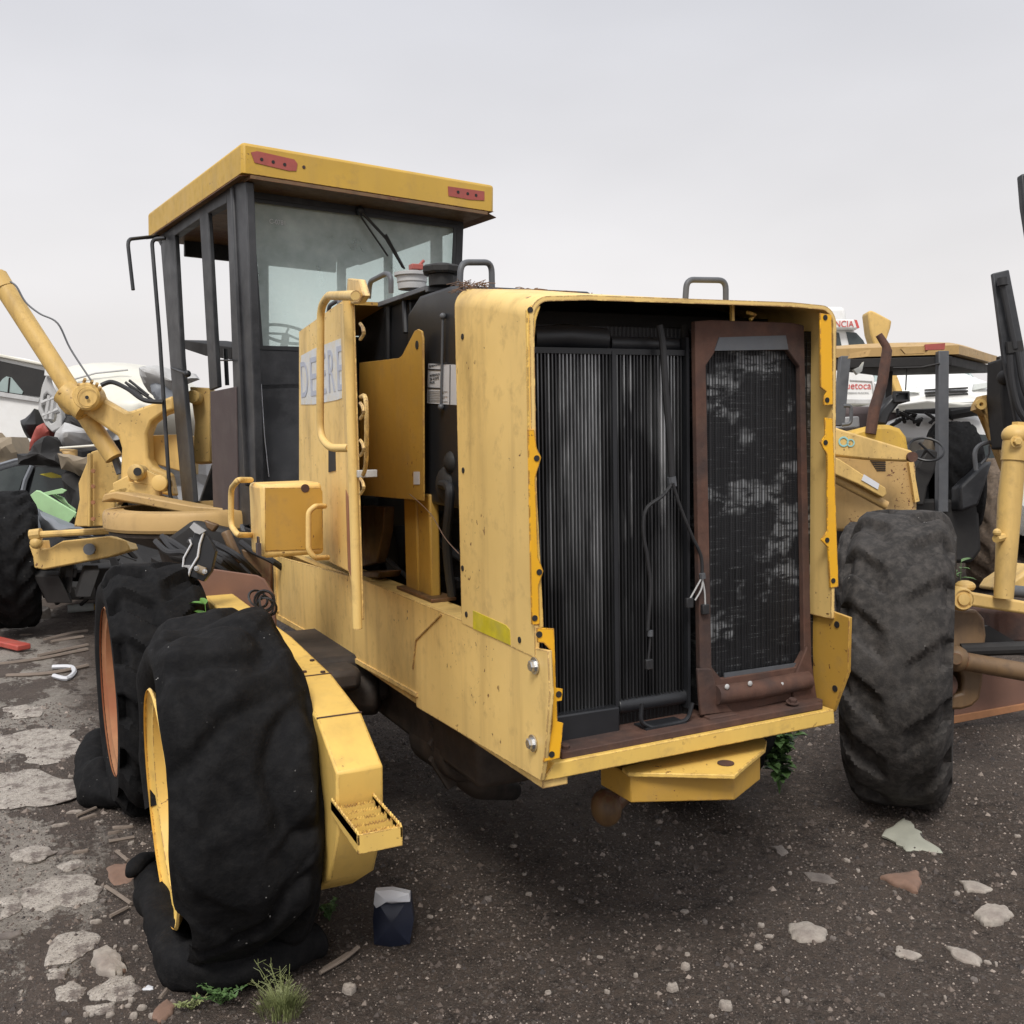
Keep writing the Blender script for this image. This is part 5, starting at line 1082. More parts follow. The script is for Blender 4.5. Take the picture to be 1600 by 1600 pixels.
MB().slab([V(x, y, AD + .14) for x, y in [(1302, 518), (1311, 520), (1316, 545), (1302, 545)]], fw * .01).build('window', 'carglass', AM); MB().slab([V(x, y, AD + .14) for x, y in [(1322, 518), (1338, 520), (1349, 532), (1354, 543), (1328, 545)]], fw * .01).build('window', 'carglass', AM)
lbx = MB().slab([V(x, y, AD) for x, y in [(1240, 497), (1336, 499), (1342, 513), (1240, 512)]], fw * .5).build('roof_board', 'white', AM, bev=.02); MB().slab([V(x, y, AD - .004) for x, y in [(1335, 499.5), (1339, 500), (1343, 512), (1339, 512.5)]], fw * .3).build('board_end', 'redink', lbx)
def ptext(body, mat, par, x0_, y0_, x1_, hpx, d, name='lettering'): a = V(x0_, y0_, d); b = V(x1_, y0_, d); text(body, name, mat, par, a, (b - a), up, hpx / F * d, (b - a).length, .004)
ptext('AMBULANCIA', 'redink', lbx, 1256, 511, 1334, 10, AD - .008)
ptext('Huehuetoca', 'redink', ab, 1290, 608, 1361, 11, AD - .006); ptext('GOBIERNO MUNICIPAL', 'greyink', ab, 1322, 615.5, 1358, 3, AD - .006)
MB().slab([V(x, y, AD - .03) for x, y in [(1240, 622), (1364, 624), (1364, 631), (1240, 631)]], fw * .05).build('bumper', 'lightgrey', AM, bev=.01)
MB().tube([V(1328, 594, AD - .01), V(1362, 596, AD - .01), V(1366, 620, AD - .01)], .012, 6).build('door_seam', 'lightgrey', ab)
mb = MB(); mb.slab([V(x, y, 17.5) for x, y in [(1240, 478), (1322, 478), (1325, 497), (1325, 700), (1240, 700)]], fw * 2.4); tag(rebase(mb.build('box_van', 'white', bev=.08)), 'roof corner of a white box van right behind the ambulance', 'van')
mb = MB(); mb.slab([V(x, y, 12.8) for x, y in [(1300, 634), (1420, 634), (1425, 690), (1300, 700)]], fw * .8); tag(rebase(mb.build('scrap_heap', 'brownpanel', bev=.1)), 'dark brown scrap below the ambulance door, seen past the backhoe post', 'scrap')
mb = MB(); mb.slab([V(x, y, 12.2) for x, y in [(1310, 652), (1343, 650), (1344, 668), (1310, 670)]], fw * .5); tag(rebase(mb.build('white_body_sheet', 'white', bev=.02)), 'small white body panel lying beside the backhoe hood', 'panel')
mb = MB(); mb.slab([V(x, y, 12.6) for x, y in [(1405, 632), (1450, 626), (1505, 632), (1530, 628), (1530, 636), (1440, 645), (1400, 642)]], fw * .5); tag(rebase(mb.build('bent_body_sheet', 'cream', bev=.02)), 'long bent cream panel below the white car on the pile', 'panel')
mb = MB(); mb.tube([V(1415, 645, 12.4), V(1532, 640, 12.4)], .04, 8); mb.tube([V(1485, 648, 12.2), V(1535, 640, 12.2)], .06, 8); tag(rebase(mb.build('steel_bars', 'dark')), 'dark steel bars lying across the wrecks behind the grey post', 'bars')
mb = MB(); mb.slab([V(x, y, 12.3) for x, y in [(1395, 660), (1430, 645), (1520, 648), (1560, 655), (1600, 660), (1600, 700), (1395, 690)]], fw * 1.4); tag(rebase(mb.build('crushed_white_shell', 'white', bev=.06)), 'white car roof with dents just above the backhoe steering wheel', 'car roof')
mb = MB(); mb.slab([V(x, y, 12.2) for x, y in [(1490, 676), (1550, 680), (1556, 720), (1500, 718)]], fw * .05); tag(rebase(mb.build('loose_windscreen', 'carglass', bev=.0)), 'dark loose windscreen standing between the backhoe seat and boom', 'windscreen')
random.seed(8); mb = MB()
for k in range(26):
    x, y = random.choice([(1410, 655), (1435, 652), (1470, 654)]); p = V(x + random.uniform(-12, 12), y + random.uniform(-5, 5), 12.2); q = p + Vector((random.uniform(-.2, .2), .05, random.uniform(-.1, .1))); mb.tube([p, q], random.uniform(.01, .025), 5)
tag(rebase(mb.build('engine_scraps', 'dark')), 'tangle of black engine scraps on the white car roof', 'scrap')

# left: white van wreck, cream shell, dark hatchback, loose panels
WV = empty('white_van', V(20, 770, 14.0), 'white van wreck with smashed side windows at the left edge behind the yellow ram', 'van'); WD = 14.0
mb = MB(); mb.slab([V(x, y, WD) for x, y in [(-160, 530), (0, 553), (40, 560), (76, 569), (84, 600), (80, 640), (60, 740), (40, 840), (-160, 850)]], fw * 1.8); mb.build('body', 'white', WV, bev=.06)
mb = MB(); mb.slab([V(x, y, WD - .03) for x, y in [(-100, 548), (0, 564), (74, 580), (72, 606), (62, 620), (0, 612), (-100, 600)]], fw * .03); wd = mb.build('side_window', 'dark', WV)
mb = MB(); mb.slab([V(x, y, WD - .045) for x, y in [(4, 592), (10, 588), (18, 590), (36, 612), (34, 616), (0, 611), (-2, 600)]], fw * .01); mb.build('glass_pane', 'paleglass', wd); MB().tube([V(15, 590, WD - .05), V(13, 613, WD - .05)], .012, 5).build('pane_divider', 'dark', wd)
mb = MB(); mb.slab([V(x, y, WD - .05) for x, y in [(-100, 606), (0, 612), (62, 622), (60, 628), (0, 619), (-100, 614)]], fw * .04); mb.build('waist_trim', 'lightgrey', WV)
mb = MB(); mb.slab([V(x, y, WD - .02) for x, y in [(-30, 676), (2, 676), (14, 690), (19, 706), (18, 730), (-30, 730)]], fw * .3); mb.build('wheel_arch', 'seat', WV)
mb = MB(); mb.slab([V(x, y, WD - .08) for x, y in [(-100, 535), (0, 553), (76, 569), (76, 573), (0, 558), (-100, 542)]], fw * .2); mb.build('roof_gutter', 'cream', WV, bev=.01)
CW = empty('overturned_car', V(170, 780, 12.5), 'cream car shell with rounded smooth roof lying behind the yellow saddle frame', 'car')
bpts = []
def dome(c, ax_, ay_, az_, n=28, m=14, seed=1):
    q = MB()
    for i in range(m + 1):
        f_ = PI * i / m
        for k in range(n):
            t = 2 * PI * k / n; s1 = math.sin(f_); x = math.copysign(abs(math.cos(t)) ** .75, math.cos(t)) * s1 ** .8; y = math.copysign(abs(math.sin(t)) ** .75, math.sin(t)) * s1 ** .8; z = math.cos(f_)
            p = c + ax_ * x + ay_ * y + az_ * z; q.v.append(p + Vector((0, 0, .05 * noise.noise(p * 1.1 + Vector((seed, 0, 0))))))
    for i in range(m):
        for k in range(n): q.f.append((i * n + k, i * n + (k + 1) % n, (i + 1) * n + (k + 1) % n, (i + 1) * n + k))
    return q
dome(V(208, 640, 13.0), rx * .92 - up * .06, fw * 1.3, up * .56).build('body', 'cream', CW, smooth=True, ang=2)
dome(V(250, 655, 12.6), rx * .9, fw * 1.2, up * .42, seed=4).build('bonnet', 'cream', CW, smooth=True, ang=2)
MB().tube([V(103, 596, 11.72), V(150, 583, 11.75), V(200, 578, 11.9)], .012, 6).build('panel_seam', 'lightgrey', CW, smooth=True)
mb = MB(); mb.slab([V(x, y, 11.6) for x, y in [(180, 636), (205, 643), (190, 644)]], fw * .05); mb.build('gap', 'dark', CW)
# crushed bumper
BD = 11.3
BM = empty('crushed_bumper', V(85, 720, BD), 'crushed light grey car bumper with grille slots hanging below the yellow ram', 'bumper')
mb = MB(); mb.ring([V(x, y, BD) for x, y in [(66, 600), (74, 580), (84, 590), (96, 650), (97, 668), (82, 676), (70, 664), (59, 640)]], [V(x, y, BD) for x, y in [(68, 620), (73, 614), (80, 620), (88, 650), (86, 658), (79, 662), (72, 652), (65, 635)]], fw * .12); mb.build('shell', 'lightgrey', BM, bev=.02)
mb = MB(); 
for (p, q) in (((66, 630), (86, 622)), ((68, 650), (92, 640)), ((78, 618), (72, 655)), ((80, 655), (84, 625))): mb.tube([V(*p, BD), V(*q, BD)], .03, 6)
mb.build('slats', 'lightgrey', BM); 
random.seed(21)
def crump(name, label, L, d, mat, th=.3, amp=.10, cat='scrap', seedv=0):
    """crumpled sheet: triangulated outline with noise folds"""
    P = [V(x, y, d) for x, y in L]; c = sum(P, Vector()) / len(P); q = MB(); rings = 5; n = len(P) * 3; out_ = []
    for i in range(n):
        a = P[(i // 3) % len(P)]; b = P[(i // 3 + 1) % len(P)]; out_.append(a.lerp(b, (i % 3) / 3))
    for r in range(rings + 1):
        for i, p in enumerate(out_):
            k = 1 - r / (rings + .3); w_ = c + (p - c) * k; q.v.append(w_ - fw * (th * (1 - k * k) * .6 + amp * noise.noise(w_ * 4 + Vector((seedv, 0, 0))) * 2) + up * amp * .4 * noise.noise(w_ * 7 + Vector((seedv, 3, 3))))
    for r in range(rings):
        for i in range(n): q.f.append((r * n + i, r * n + (i + 1) % n, (r + 1) * n + (i + 1) % n, (r + 1) * n + i))
    q.f.append(tuple(rings * n + i for i in range(n)))
    o = len(q.v); q.v += [p + fw * th for p in out_]; q.f += [(i, (i + 1) % n, o + (i + 1) % n, o + i) for i in range(n)]; q.f.append(tuple(o + i for i in range(n))[::-1])
    return tag(rebase(q.build(name, mat, smooth=True, ang=.35)), label, cat)
crump('crumpled_wing', 'crumpled grey plastic wing lining under the light grey bumper', [(84, 672), (98, 660), (120, 668), (146, 678), (150, 690), (140, 704), (100, 706), (82, 690)], 11.2, 'lightgrey', seedv=2)
crump('crumpled_cover', 'crumpled light grey sheet on top of the cream shell beside the dark cab pillar', [(220, 578), (240, 574), (270, 578), (300, 582), (306, 590), (280, 600), (272, 622), (250, 625), (232, 612)], 11.0, 'lightgrey', .15, .12, seedv=5)
crump('torn_red_sheet', 'torn dull red body panel left of the crumpled grey wing', [(60, 668), (72, 662), (80, 674), (76, 690), (60, 706), (44, 702), (48, 690)], 11.4, 'reddull', .1, .06, 'panel', 7)
for i, (L, d, mt, th_, am, lab) in enumerate((
        ([(96, 640), (130, 655), (170, 668), (190, 690), (176, 706), (140, 700), (110, 685)], 11.5, 'dark', .3, .15, 'dark gap below the cream shell, its shade made as a black sheet'),  # shaded gap between the wrecks, built as a dark crumpled sheet
        ([(120, 648), (150, 660), (185, 668), (200, 680), (160, 690), (128, 672)], 11.15, 'lightgrey', .12, .14, 'torn pale grey bumper skin curling below the cream shell'),
        ([(70, 566), (86, 574), (98, 600), (90, 612), (78, 590), (66, 584)], 11.2, 'white', .1, .08, 'bent white strip hanging beside the upper yellow ram'),
        ([(40, 660), (56, 640), (64, 664), (58, 690), (44, 684)], 11.6, 'hose', .15, .1, 'dark folded flap against the white van side'),
        ([(90, 706), (130, 716), (150, 712), (162, 728), (128, 742), (96, 730)], 10.7, 'seat', .15, .1, 'brown stained foam scrap on the dark car roof'),
        ([(232, 590), (262, 588), (275, 604), (262, 626), (240, 622)], 10.9, 'bluegrey', .1, .12, 'blue grey torn lining inside the crumpled light grey sheet'))):
    crump('scrap_and_gap', lab, L, d, mt, th_, am, 'scrap', 40 + i)
crump('dark_debris', 'black crushed debris heaped above the roof of the dark car', [(26, 712), (45, 703), (60, 690), (80, 682), (100, 700), (130, 705), (136, 740), (100, 730), (60, 724), (28, 724)], 11.0, 'dark', .5, .12, seedv=9)
crump('amber_lamp_sheet', 'yellow bent panel with amber lamp lying on the dark car roof', [(94, 702), (118, 702), (118, 716), (96, 716)], 10.8, 'tan_yellow', .05, .02, 'panel', 3)
MB_ = MB(); MB_.tube([V(94, 700, 10.75), V(150, 696, 10.75)], .014, 6); tag(rebase(MB_.build('thin_pole', 'cream')), 'thin pale rail lying over the amber lamp panel', 'rail')
MB_ = MB()
for (p, q) in (((196, 597), (222, 620)), ((202, 594), (232, 618)), ((200, 600), (240, 626))): MB_.tube([V(*p, 11.2), V(*q, 11.2)], .016, 5)
tag(rebase(MB_.build('trim_strips', 'hose')), 'dark broken trim strips on the cream shell', 'trim')
# dark hatchback
P_ = V(-10, 800, 12.0)
DK = empty('dark_car', V(60, 800, 11.6), 'crushed black car with dark windows behind the front wheel of the grader', 'car')
mb = MB(); mb.slab([V(x, y, 11.6) for x, y in [(-90, 745), (0, 724), (20, 718), (50, 713), (90, 714), (122, 722), (134, 745), (140, 800), (130, 895), (-90, 900)]], fw * 1.5); mb.build('body', 'carblack', DK, bev=.08)
MB().slab([V(x, y, 11.57) for x, y in [(-60, 752), (0, 736), (22, 729), (45, 727), (34, 752), (28, 772), (-60, 772)]], fw * .02).build('window', 'carglass', DK); MB().slab([V(x, y, 11.57) for x, y in [(56, 730), (100, 731), (118, 737), (108, 760), (100, 772), (46, 772)]], fw * .02).build('window', 'carglass', DK)
MB().slab([V(x, y, 11.56) for x, y in [(62, 741), (80, 738), (104, 746), (80, 747)]], fw * .01).build('painted_yellow_reflection', 'yellowtape', DK)  # yellow reflection in the window, coloured onto a thin slab
MB().tube([V(-60, 748, 11.55), V(0, 726, 11.55), V(24, 719, 11.55), (V(60, 715, 11.55)), V(105, 718, 11.55)], .022, 6).build('roof_trim', 'bluegrey', DK, smooth=True); MB().tube([V(50, 728, 11.55), V(40, 750, 11.55), V(34, 775, 11.55)], .028, 6).build('door_pillar', 'bluegrey', DK, smooth=True)
mb = MB(); mb.slab([V(x, y, 10.2) for x, y in [(38, 781), (56, 767), (62, 768), (119, 802), (103, 823)]], (fw * .02 + up * .01)); mb.slab([V(x, y, 10.25) for x, y in [(66, 770), (96, 763), (104, 766), (98, 771), (74, 774)]], fw * .02); tag(rebase(mb.build('green_sheet', 'greygreen', bev=.004)), 'pale green plastic panel lying on grey sheets beside the front wheel', 'panel')
mb = MB()
for k in range(6): mb.slab([V(x, y, 10.3) for x, y in [(80 + k * 3, 772 + k * 1.2), (84 + k * 3, 771 + k * 1.2), (118, 796 + k * 2), (116, 799 + k * 2)]], fw * .02)
tag(rebase(mb.build('slotted_green_cover', 'greygreen')), 'green slotted grille tucked behind the pale green panel', 'grille')
crump('grey_sheet', 'folded blue grey sheet under the pale green panel', [(8, 778), (14, 773), (30, 776), (50, 790), (106, 826), (96, 830), (60, 828), (40, 822), (34, 800)], 10.35, 'bluegrey', .04, .03, 'sheet', 11)
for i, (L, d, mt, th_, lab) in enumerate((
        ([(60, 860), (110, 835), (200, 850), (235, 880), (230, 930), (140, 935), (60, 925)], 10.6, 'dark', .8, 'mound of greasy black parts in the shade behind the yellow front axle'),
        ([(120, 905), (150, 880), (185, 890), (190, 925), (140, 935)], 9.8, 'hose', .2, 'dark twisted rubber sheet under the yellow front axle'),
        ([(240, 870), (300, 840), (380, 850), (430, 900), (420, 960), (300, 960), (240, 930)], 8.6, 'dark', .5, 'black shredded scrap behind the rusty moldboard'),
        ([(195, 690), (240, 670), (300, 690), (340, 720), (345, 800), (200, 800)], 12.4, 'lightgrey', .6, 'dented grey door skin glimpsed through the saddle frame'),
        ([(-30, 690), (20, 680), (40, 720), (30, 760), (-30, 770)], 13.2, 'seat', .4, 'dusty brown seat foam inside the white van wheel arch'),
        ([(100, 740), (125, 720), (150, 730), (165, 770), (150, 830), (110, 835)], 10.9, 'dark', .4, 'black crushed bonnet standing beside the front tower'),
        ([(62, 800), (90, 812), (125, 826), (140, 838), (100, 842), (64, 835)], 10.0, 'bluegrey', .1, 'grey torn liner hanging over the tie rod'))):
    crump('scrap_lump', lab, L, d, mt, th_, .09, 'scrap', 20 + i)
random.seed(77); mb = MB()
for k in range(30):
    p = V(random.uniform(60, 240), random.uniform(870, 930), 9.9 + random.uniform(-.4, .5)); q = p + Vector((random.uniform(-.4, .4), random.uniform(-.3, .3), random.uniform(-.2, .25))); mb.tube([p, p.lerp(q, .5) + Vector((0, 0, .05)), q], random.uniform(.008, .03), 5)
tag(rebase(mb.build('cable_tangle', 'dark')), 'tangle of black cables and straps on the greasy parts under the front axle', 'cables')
# more wrecks further back so the yard goes on
for i, (px, d, h, mt, rz_, z_) in enumerate(((-60, 19, 0, 'white', .3, 0), (330, 21, 0, 'cream', 2.8, 0), (500, 24, 0, 'white', 1.0, 0), (700, 26, 0, 'carblack', .2, 0), (900, 25, 0, 'white', 2.0, 0), (1120, 22, 0, 'cream', .6, 0), (1420, 20, 0, 'carblack', .9, 0), (1640, 15, 0, 'white', .4, 0), (1760, 17, 0, 'cream', 2.2, 0), (1250, 26, 0, 'white', 1.4, 0), (1330, 30, 0, 'carblack', .2, 0), (1520, 27, 0, 'cream', .3, 0), (1000, 30, 0, 'white', .1, 0), (820, 32, 0, 'cream', .7, 0), (600, 30, 0, 'carblack', .1, 0))):
    p = V(px, 700, d); p.z = GZ
    cols = {'white': 'white', 'cream': 'cream', 'carblack': 'black'}[mt]
    place_ = ['far left behind the white van', 'behind the grader saddle frame', 'straight behind the grader cab', 'hidden behind the hood', 'behind the radiator housing', 'behind the rusted cooler', 'behind the backhoe steering wheel', 'past the right edge by the boom', 'farthest out to the right', 'far back beyond the ambulance', 'at the very back beyond the digger arm', 'far back beyond the perched white car', 'far back beyond the hood', 'second row behind the radiator housing', 'far back beyond the cab'][i]
    car('parked_wreck', f'{cols} wrecked car {place_}', p, rz_, mt, seed=20 + i, lamps=False, group='wrecked cars in the back row')

# ================================================================== GROUND LITTER, STONES, PLANTS
def gz(x, y): return gh(x, y)
def shard(name, label, px, py, size, mat, th=.02, asp=1.0, rz=0, cat='stone', group=None, n=12, seedv=0, tilt=.06, lift=0, pts=None, rnd=.14):
    rr = random.Random(seedv * 77 + int(px * 3 + py)); p = U(px, py, 'z', GZ + .005); c = Vector((p.x, p.y, gz(p.x, p.y)))
    if pts: P = [U(a, b, 'z', GZ + .01) - Vector((c.x, c.y, GZ + .01)) for a, b in pts]
    else: P = [Vector((size * math.cos(2 * PI * k / n) * rr.uniform(1 - rnd, 1 + rnd), size * asp * math.sin(2 * PI * k / n) * rr.uniform(1 - rnd, 1 + rnd), 0)) for k in range(n)]
    sz = max(v_.length for v_ in P); E_ = []
    for i in range(len(P)):                                        # break the outline up
        a_, b_ = P[i], P[(i + 1) % len(P)]; d_ = b_ - a_; pr_ = Vector((-d_.y, d_.x, 0)); kk = 4 if pts else 2
        for k in range(kk): E_.append(a_ + d_ * (k / kk) + pr_ * (rr.uniform(-.10, .10) if k else 0))
    P = E_; m = Matrix.Rotation(rz, 4, 'Z') @ Matrix.Rotation(rr.uniform(-tilt, tilt), 4, 'X') @ Matrix.Rotation(rr.uniform(-tilt, tilt), 4, 'Y') if not pts else Matrix.Rotation(tilt * .5, 4, 'X')
    q = MB(); N_ = len(P); lev = [(1.0, -.4), (1.03, .35), (.97, .75), (.84, .98), (.55, 1.06), (.25, 1.1)]
    for (k, h) in lev:
        for v_ in P:
            w_ = m @ (v_ * k); nn = noise.noise(Vector((w_.x / sz * 1.7 + seedv * 3 + px, w_.y / sz * 1.7, h))); q.v.append(w_ + Vector((0, 0, th * h + (th * .35 * nn if h > 0 else 0))))
    q.v.append(Vector((0, 0, th * 1.1)))
    for a in range(len(lev) - 1):
        for i in range(N_): q.f.append((a * N_ + i, a * N_ + (i + 1) % N_, (a + 1) * N_ + (i + 1) % N_, (a + 1) * N_ + i))
    for i in range(N_): q.f.append(((len(lev) - 1) * N_ + i, (len(lev) - 1) * N_ + (i + 1) % N_, len(lev) * N_))
    o = q.build(name, mat, smooth=True, ang=.7); o.location = c + Vector((0, 0, lift)); return tag(o, label, cat, group)
M['concrete'] = None
def conc_mat():
    s = NT('worn_concrete'); n2 = s.noise(34, 6, .8, off=3); n3 = s.noise(110, 4, .75, off=11); n1 = s.noise(9, 8, .75, co=s.tc.outputs['Object'])
    c = s.mix(s.mr(n2, .35, .65), (.34, .30, .26), (.60, .545, .485)); c = s.mix(s.mr(n1, .5, .60), c, (.20, .165, .145)); c = s.mix(s.mr(n3, .56, .62), c, (.10, .085, .075)); s.col(c); s.rough(.9)
    s.bump(s.math('ADD', n2, n3), .9, .012); return s.m
M['concrete'] = conc_mat()
for i, L in enumerate([[(0, 1150), (60, 1138), (118, 1140), (120, 1175), (90, 1190), (40, 1195), (0, 1200)], [(-20, 1208), (60, 1202), (120, 1218), (128, 1240), (80, 1256), (0, 1262)], [(5, 1105), (40, 1100), (66, 1105), (62, 1118), (20, 1122)], [(30, 1385), (80, 1365), (130, 1360), (160, 1380), (150, 1400), (120, 1412), (95, 1408), (70, 1420), (35, 1412)],
        [(90, 1458), (130, 1450), (158, 1460), (146, 1478), (110, 1500), (70, 1505)], [(138, 1548), (175, 1525), (205, 1524), (222, 1545), (190, 1562), (142, 1560)], [(85, 1542), (115, 1530), (135, 1540), (120, 1560), (90, 1560)], [(0, 1400), (25, 1395), (30, 1420), (0, 1435)], [(75, 1512), (108, 1508), (100, 1524), (75, 1526)], [(130, 1572), (180, 1564), (178, 1577), (140, 1584)], [(15, 1330), (60, 1320), (90, 1330), (60, 1345), (20, 1345)], [(88, 1350), (125, 1340), (132, 1350), (100, 1358)]]):
    cx_ = sum(p[0] for p in L) / len(L); cy__ = sum(p[1] for p in L) / len(L)
    o_ = shard('concrete_slab', None, cx_, cy__, 0, 'concrete', .010, pts=L, cat=None, seedv=i, tilt=0); o_['kind'] = 'structure'
shard('broken_shard', 'pointed grey green shard lying just in front of the big grey tyre', 1420, 1308, 0, 'slate', .012, pts=[(1413, 1281), (1428, 1291), (1442, 1311), (1472, 1331), (1440, 1327), (1416, 1329), (1400, 1316), (1379, 1307)], cat='shard')
shard('flat_stone', 'brown flat stone with a lifted edge below the grey green shard', 1412, 1372, 0, 'terracotta', .02, pts=[(1376, 1368), (1405, 1363), (1432, 1358), (1438, 1370), (1434, 1388), (1404, 1380)])
shard('flat_stone', 'smooth pale oval stone near the right edge', 1555, 1423, 0, 'stone', .022, pts=[(1522, 1424), (1540, 1412), (1570, 1413), (1584, 1424), (1568, 1435), (1538, 1436)])
shard('flat_stone', 'thin pale stone above the pale oval one', 1525, 1382, 0, 'stone', .012, pts=[(1499, 1372), (1530, 1376), (1551, 1384), (1540, 1390), (1512, 1387)])
shard('flat_stone', 'greyish rounded stone at middle distance below the hitch', 1262, 1452, 0, 'stone', .022, pts=[(1232, 1442), (1262, 1439), (1292, 1450), (1290, 1462), (1250, 1466), (1236, 1458)])
shard('flat_stone', 'long pale slanted stone in the lower right', 1504, 1487, 0, 'stone', .015, pts=[(1478, 1474), (1510, 1478), (1534, 1492), (1530, 1502), (1500, 1494)])
shard('flat_stone', 'narrow pale sliver left of the slanted stone', 1420, 1484, 0, 'stone', .010, pts=[(1400, 1479), (1440, 1487), (1425, 1493), (1400, 1487)])
shard('flat_stone', 'brown sliver lying between hitch and lifted stone', 1285, 1365, 0, 'stone_dark', .010, pts=[(1256, 1358), (1290, 1362), (1310, 1371), (1296, 1374), (1268, 1370)])
shard('flat_stone', 'small tan stone under the hitch', 1215, 1322, 0, 'stone_dark', .010, pts=[(1203, 1317), (1222, 1315), (1232, 1325), (1220, 1330)])
shard('round_pebble', 'pale round pebble at bottom centre', 1071, 1517, .016, 'stone', .016); shard('round_pebble', 'whitish pebble low in the centre', 1051, 1550, .019, 'stone', .016, seedv=3); shard('round_pebble', 'squat pebble near the bottom edge', 1134, 1577, .02, 'stone', .018, seedv=4)
shard('round_pebble', 'single brownish pebble between the step and the hitch', 762, 1408, .016, 'stone_dark', .014, seedv=5); shard('round_pebble', 'round tan stone right of the grass tuft', 545, 1546, .024, 'stone', .02, seedv=6)
# left side: concrete fragments and rubbish
shard('brick_fragment', 'pale concrete lump with one red brick edge', 176, 1502, 0, 'stone', .03, pts=[(146, 1490), (166, 1480), (182, 1492), (198, 1512), (180, 1524), (150, 1514)], cat='rubble'); shard('brick_chip', 'red brick chip at the foot of the pale concrete lump', 186, 1517, .022, 'terracotta', .014, .5, cat='brick')
shard('rusty_sheet', 'rusty orange metal plate beside the folded sidewall', 188, 1360, 0, 'terracotta', .010, pts=[(166, 1352), (178, 1346), (206, 1346), (212, 1362), (198, 1375), (178, 1376)], cat='plate')
shard('terracotta_tile', 'reddish tile shard near the bottom edge by the weeds', 256, 1578, 0, 'terracotta', .012, pts=[(238, 1590), (262, 1564), (276, 1572), (268, 1586), (250, 1598)], cat='tile')
shard('paper_scrap', 'torn white paper scrap left of the folded sidewall', 232, 1546, .016, 'label', .004, n=9, rnd=.5, cat='paper')
shard('curled_scrap', 'curled brown scrap at the left edge', 14, 1460, .05, 'stone_dark', .012, .4, cat='scrap')
LST = [(35, 1110, .10, .5, 'stone'), (20, 985, .07, .5, 'stone_dark'), (60, 970, .05, .5, 'stone_dark'), (40, 990, .09, .4, 'wood'), (95, 1290, .05, .3, 'stone'), (140, 1275, .07, .25, 'wood'), (118, 1268, .05, .25, 'stone'), (98, 1332, .04, .4, 'stone_dark'), (128, 1330, .05, .25, 'wood'), (55, 1300, .02, .6, 'stone'),
       (155, 1285, .03, .3, 'stone'), (192, 1292, .06, .25, 'wood'), (180, 1300, .05, .2, 'wood'), (205, 1320, .02, .7, 'stone'), (110, 1212, .02, .5, 'stone'), (90, 1250, .03, .4, 'wood'), (60, 1200, .02, .7, 'stone_dark'), (200, 1440, .02, .8, 'stone'), (212, 1480, .015, .8, 'stone'), (222, 1580, .018, .8, 'stone'), (190, 1556, .016, .8, 'stone'), (205, 1566, .016, .8, 'stone'), (135, 1584, .012, .8, 'stone'), (150, 1440, .03, .5, 'stone'), (210, 1590, .02, .8, 'stone'), (130, 1250, .025, .4, 'stone_dark'), (65, 1330, .03, .4, 'stone'), (240, 1590, .02, .7, 'stone')]
for i, (x, y, sz, a_, mt) in enumerate(LST):
    shard({'stone': 'concrete_fragment', 'stone_dark': 'grey_fragment', 'wood': 'wood_fragment'}[mt], {'stone': 'pale concrete fragment lying on the rubble at the left', 'stone_dark': 'dark grey broken fragment lying on the rubble at the left', 'wood': 'brown splintered wood fragment lying on the rubble at the left'}[mt], x, y, sz * .7, mt, .012, a_, rz=random.uniform(-.5, .5), cat='rubble', group={'stone': 'pale concrete fragments at the left', 'stone_dark': 'dark grey fragments at the left', 'wood': 'wood fragments at the left'}[mt], seedv=i, n=7, rnd=.35)
random.seed(31)
for i in range(46):
    x, y = random.uniform(640, 1600), random.uniform(1300, 1595)
    shard('small_stone', 'small pale stone among the dark gravel', x, y, random.uniform(.007, .016), random.choice(['stone', 'stone', 'stone_dark']), random.uniform(.005, .012), random.uniform(.5, 1), rz=random.uniform(0, 3), group='small stones scattered over the dark gravel', seedv=i)
for i in range(40):
    x, y = random.uniform(0, 250), random.uniform(1180, 1595)
    shard('small_chip', 'small pale chip on the rubbly ground at the left', x, y, random.uniform(.006, .015), random.choice(['stone', 'stone', 'stone_dark']), random.uniform(.004, .01), random.uniform(.5, 1), rz=random.uniform(0, 3), group='small chips scattered on the left ground', seedv=i)
def stick(name, label, pts, r, mat, h=.01, group=None, cat='stick', flat=.4):
    P = [U(x, y, 'z', GZ + h) for x, y in pts]; q = MB(); q.tube(spline(P, 4) if len(P) > 2 else P, r, 6)
    return tag(rebase(q.build(name, mat)), label, cat, group)
for i, L in enumerate([[(0, 1038), (60, 1030), (137, 1015)], [(70, 1000), (110, 990), (137, 986)], [(60, 1025), (137, 1008)], [(10, 1056), (80, 1052), (137, 1040)], [(80, 1003), (130, 995)], [(170, 1315), (210, 1308)], [(165, 1385), (185, 1398), (205, 1412)], [(172, 1432), (200, 1418)], [(182, 1330), (200, 1345)], [(250, 1560), (262, 1545)], [(500, 1520), (535, 1500), (560, 1480)], [(505, 1515), (545, 1490)], [(150, 1262), (120, 1275)]]):
    stick('wooden_strip', ['longest weathered board pointing at the rusty rimmed wheel', 'board lying behind the long ones, just before the rusty rimmed wheel', 'board crossing the middle of the pile beside the rusty rimmed wheel', 'board lying flat beside the white bent hose', 'short board between the long boards left of the rusty rimmed wheel', 'short dark stick above the rusty plate', 'bent stick running down from the rusty plate', 'stick lying beside the folded tyre wall below the bent one', 'small stick touching the top of the rusty plate', 'tiny stick next to the reddish tile shard', 'long curved stick right of the slack rear tyre', 'second stick crossing the curved one beside the slack tyre', 'stick at the foot of the rusty rimmed wheel'][i], L, .008 if i > 4 else .018, 'wood', .012, 'wooden boards and sticks beside the tyres')
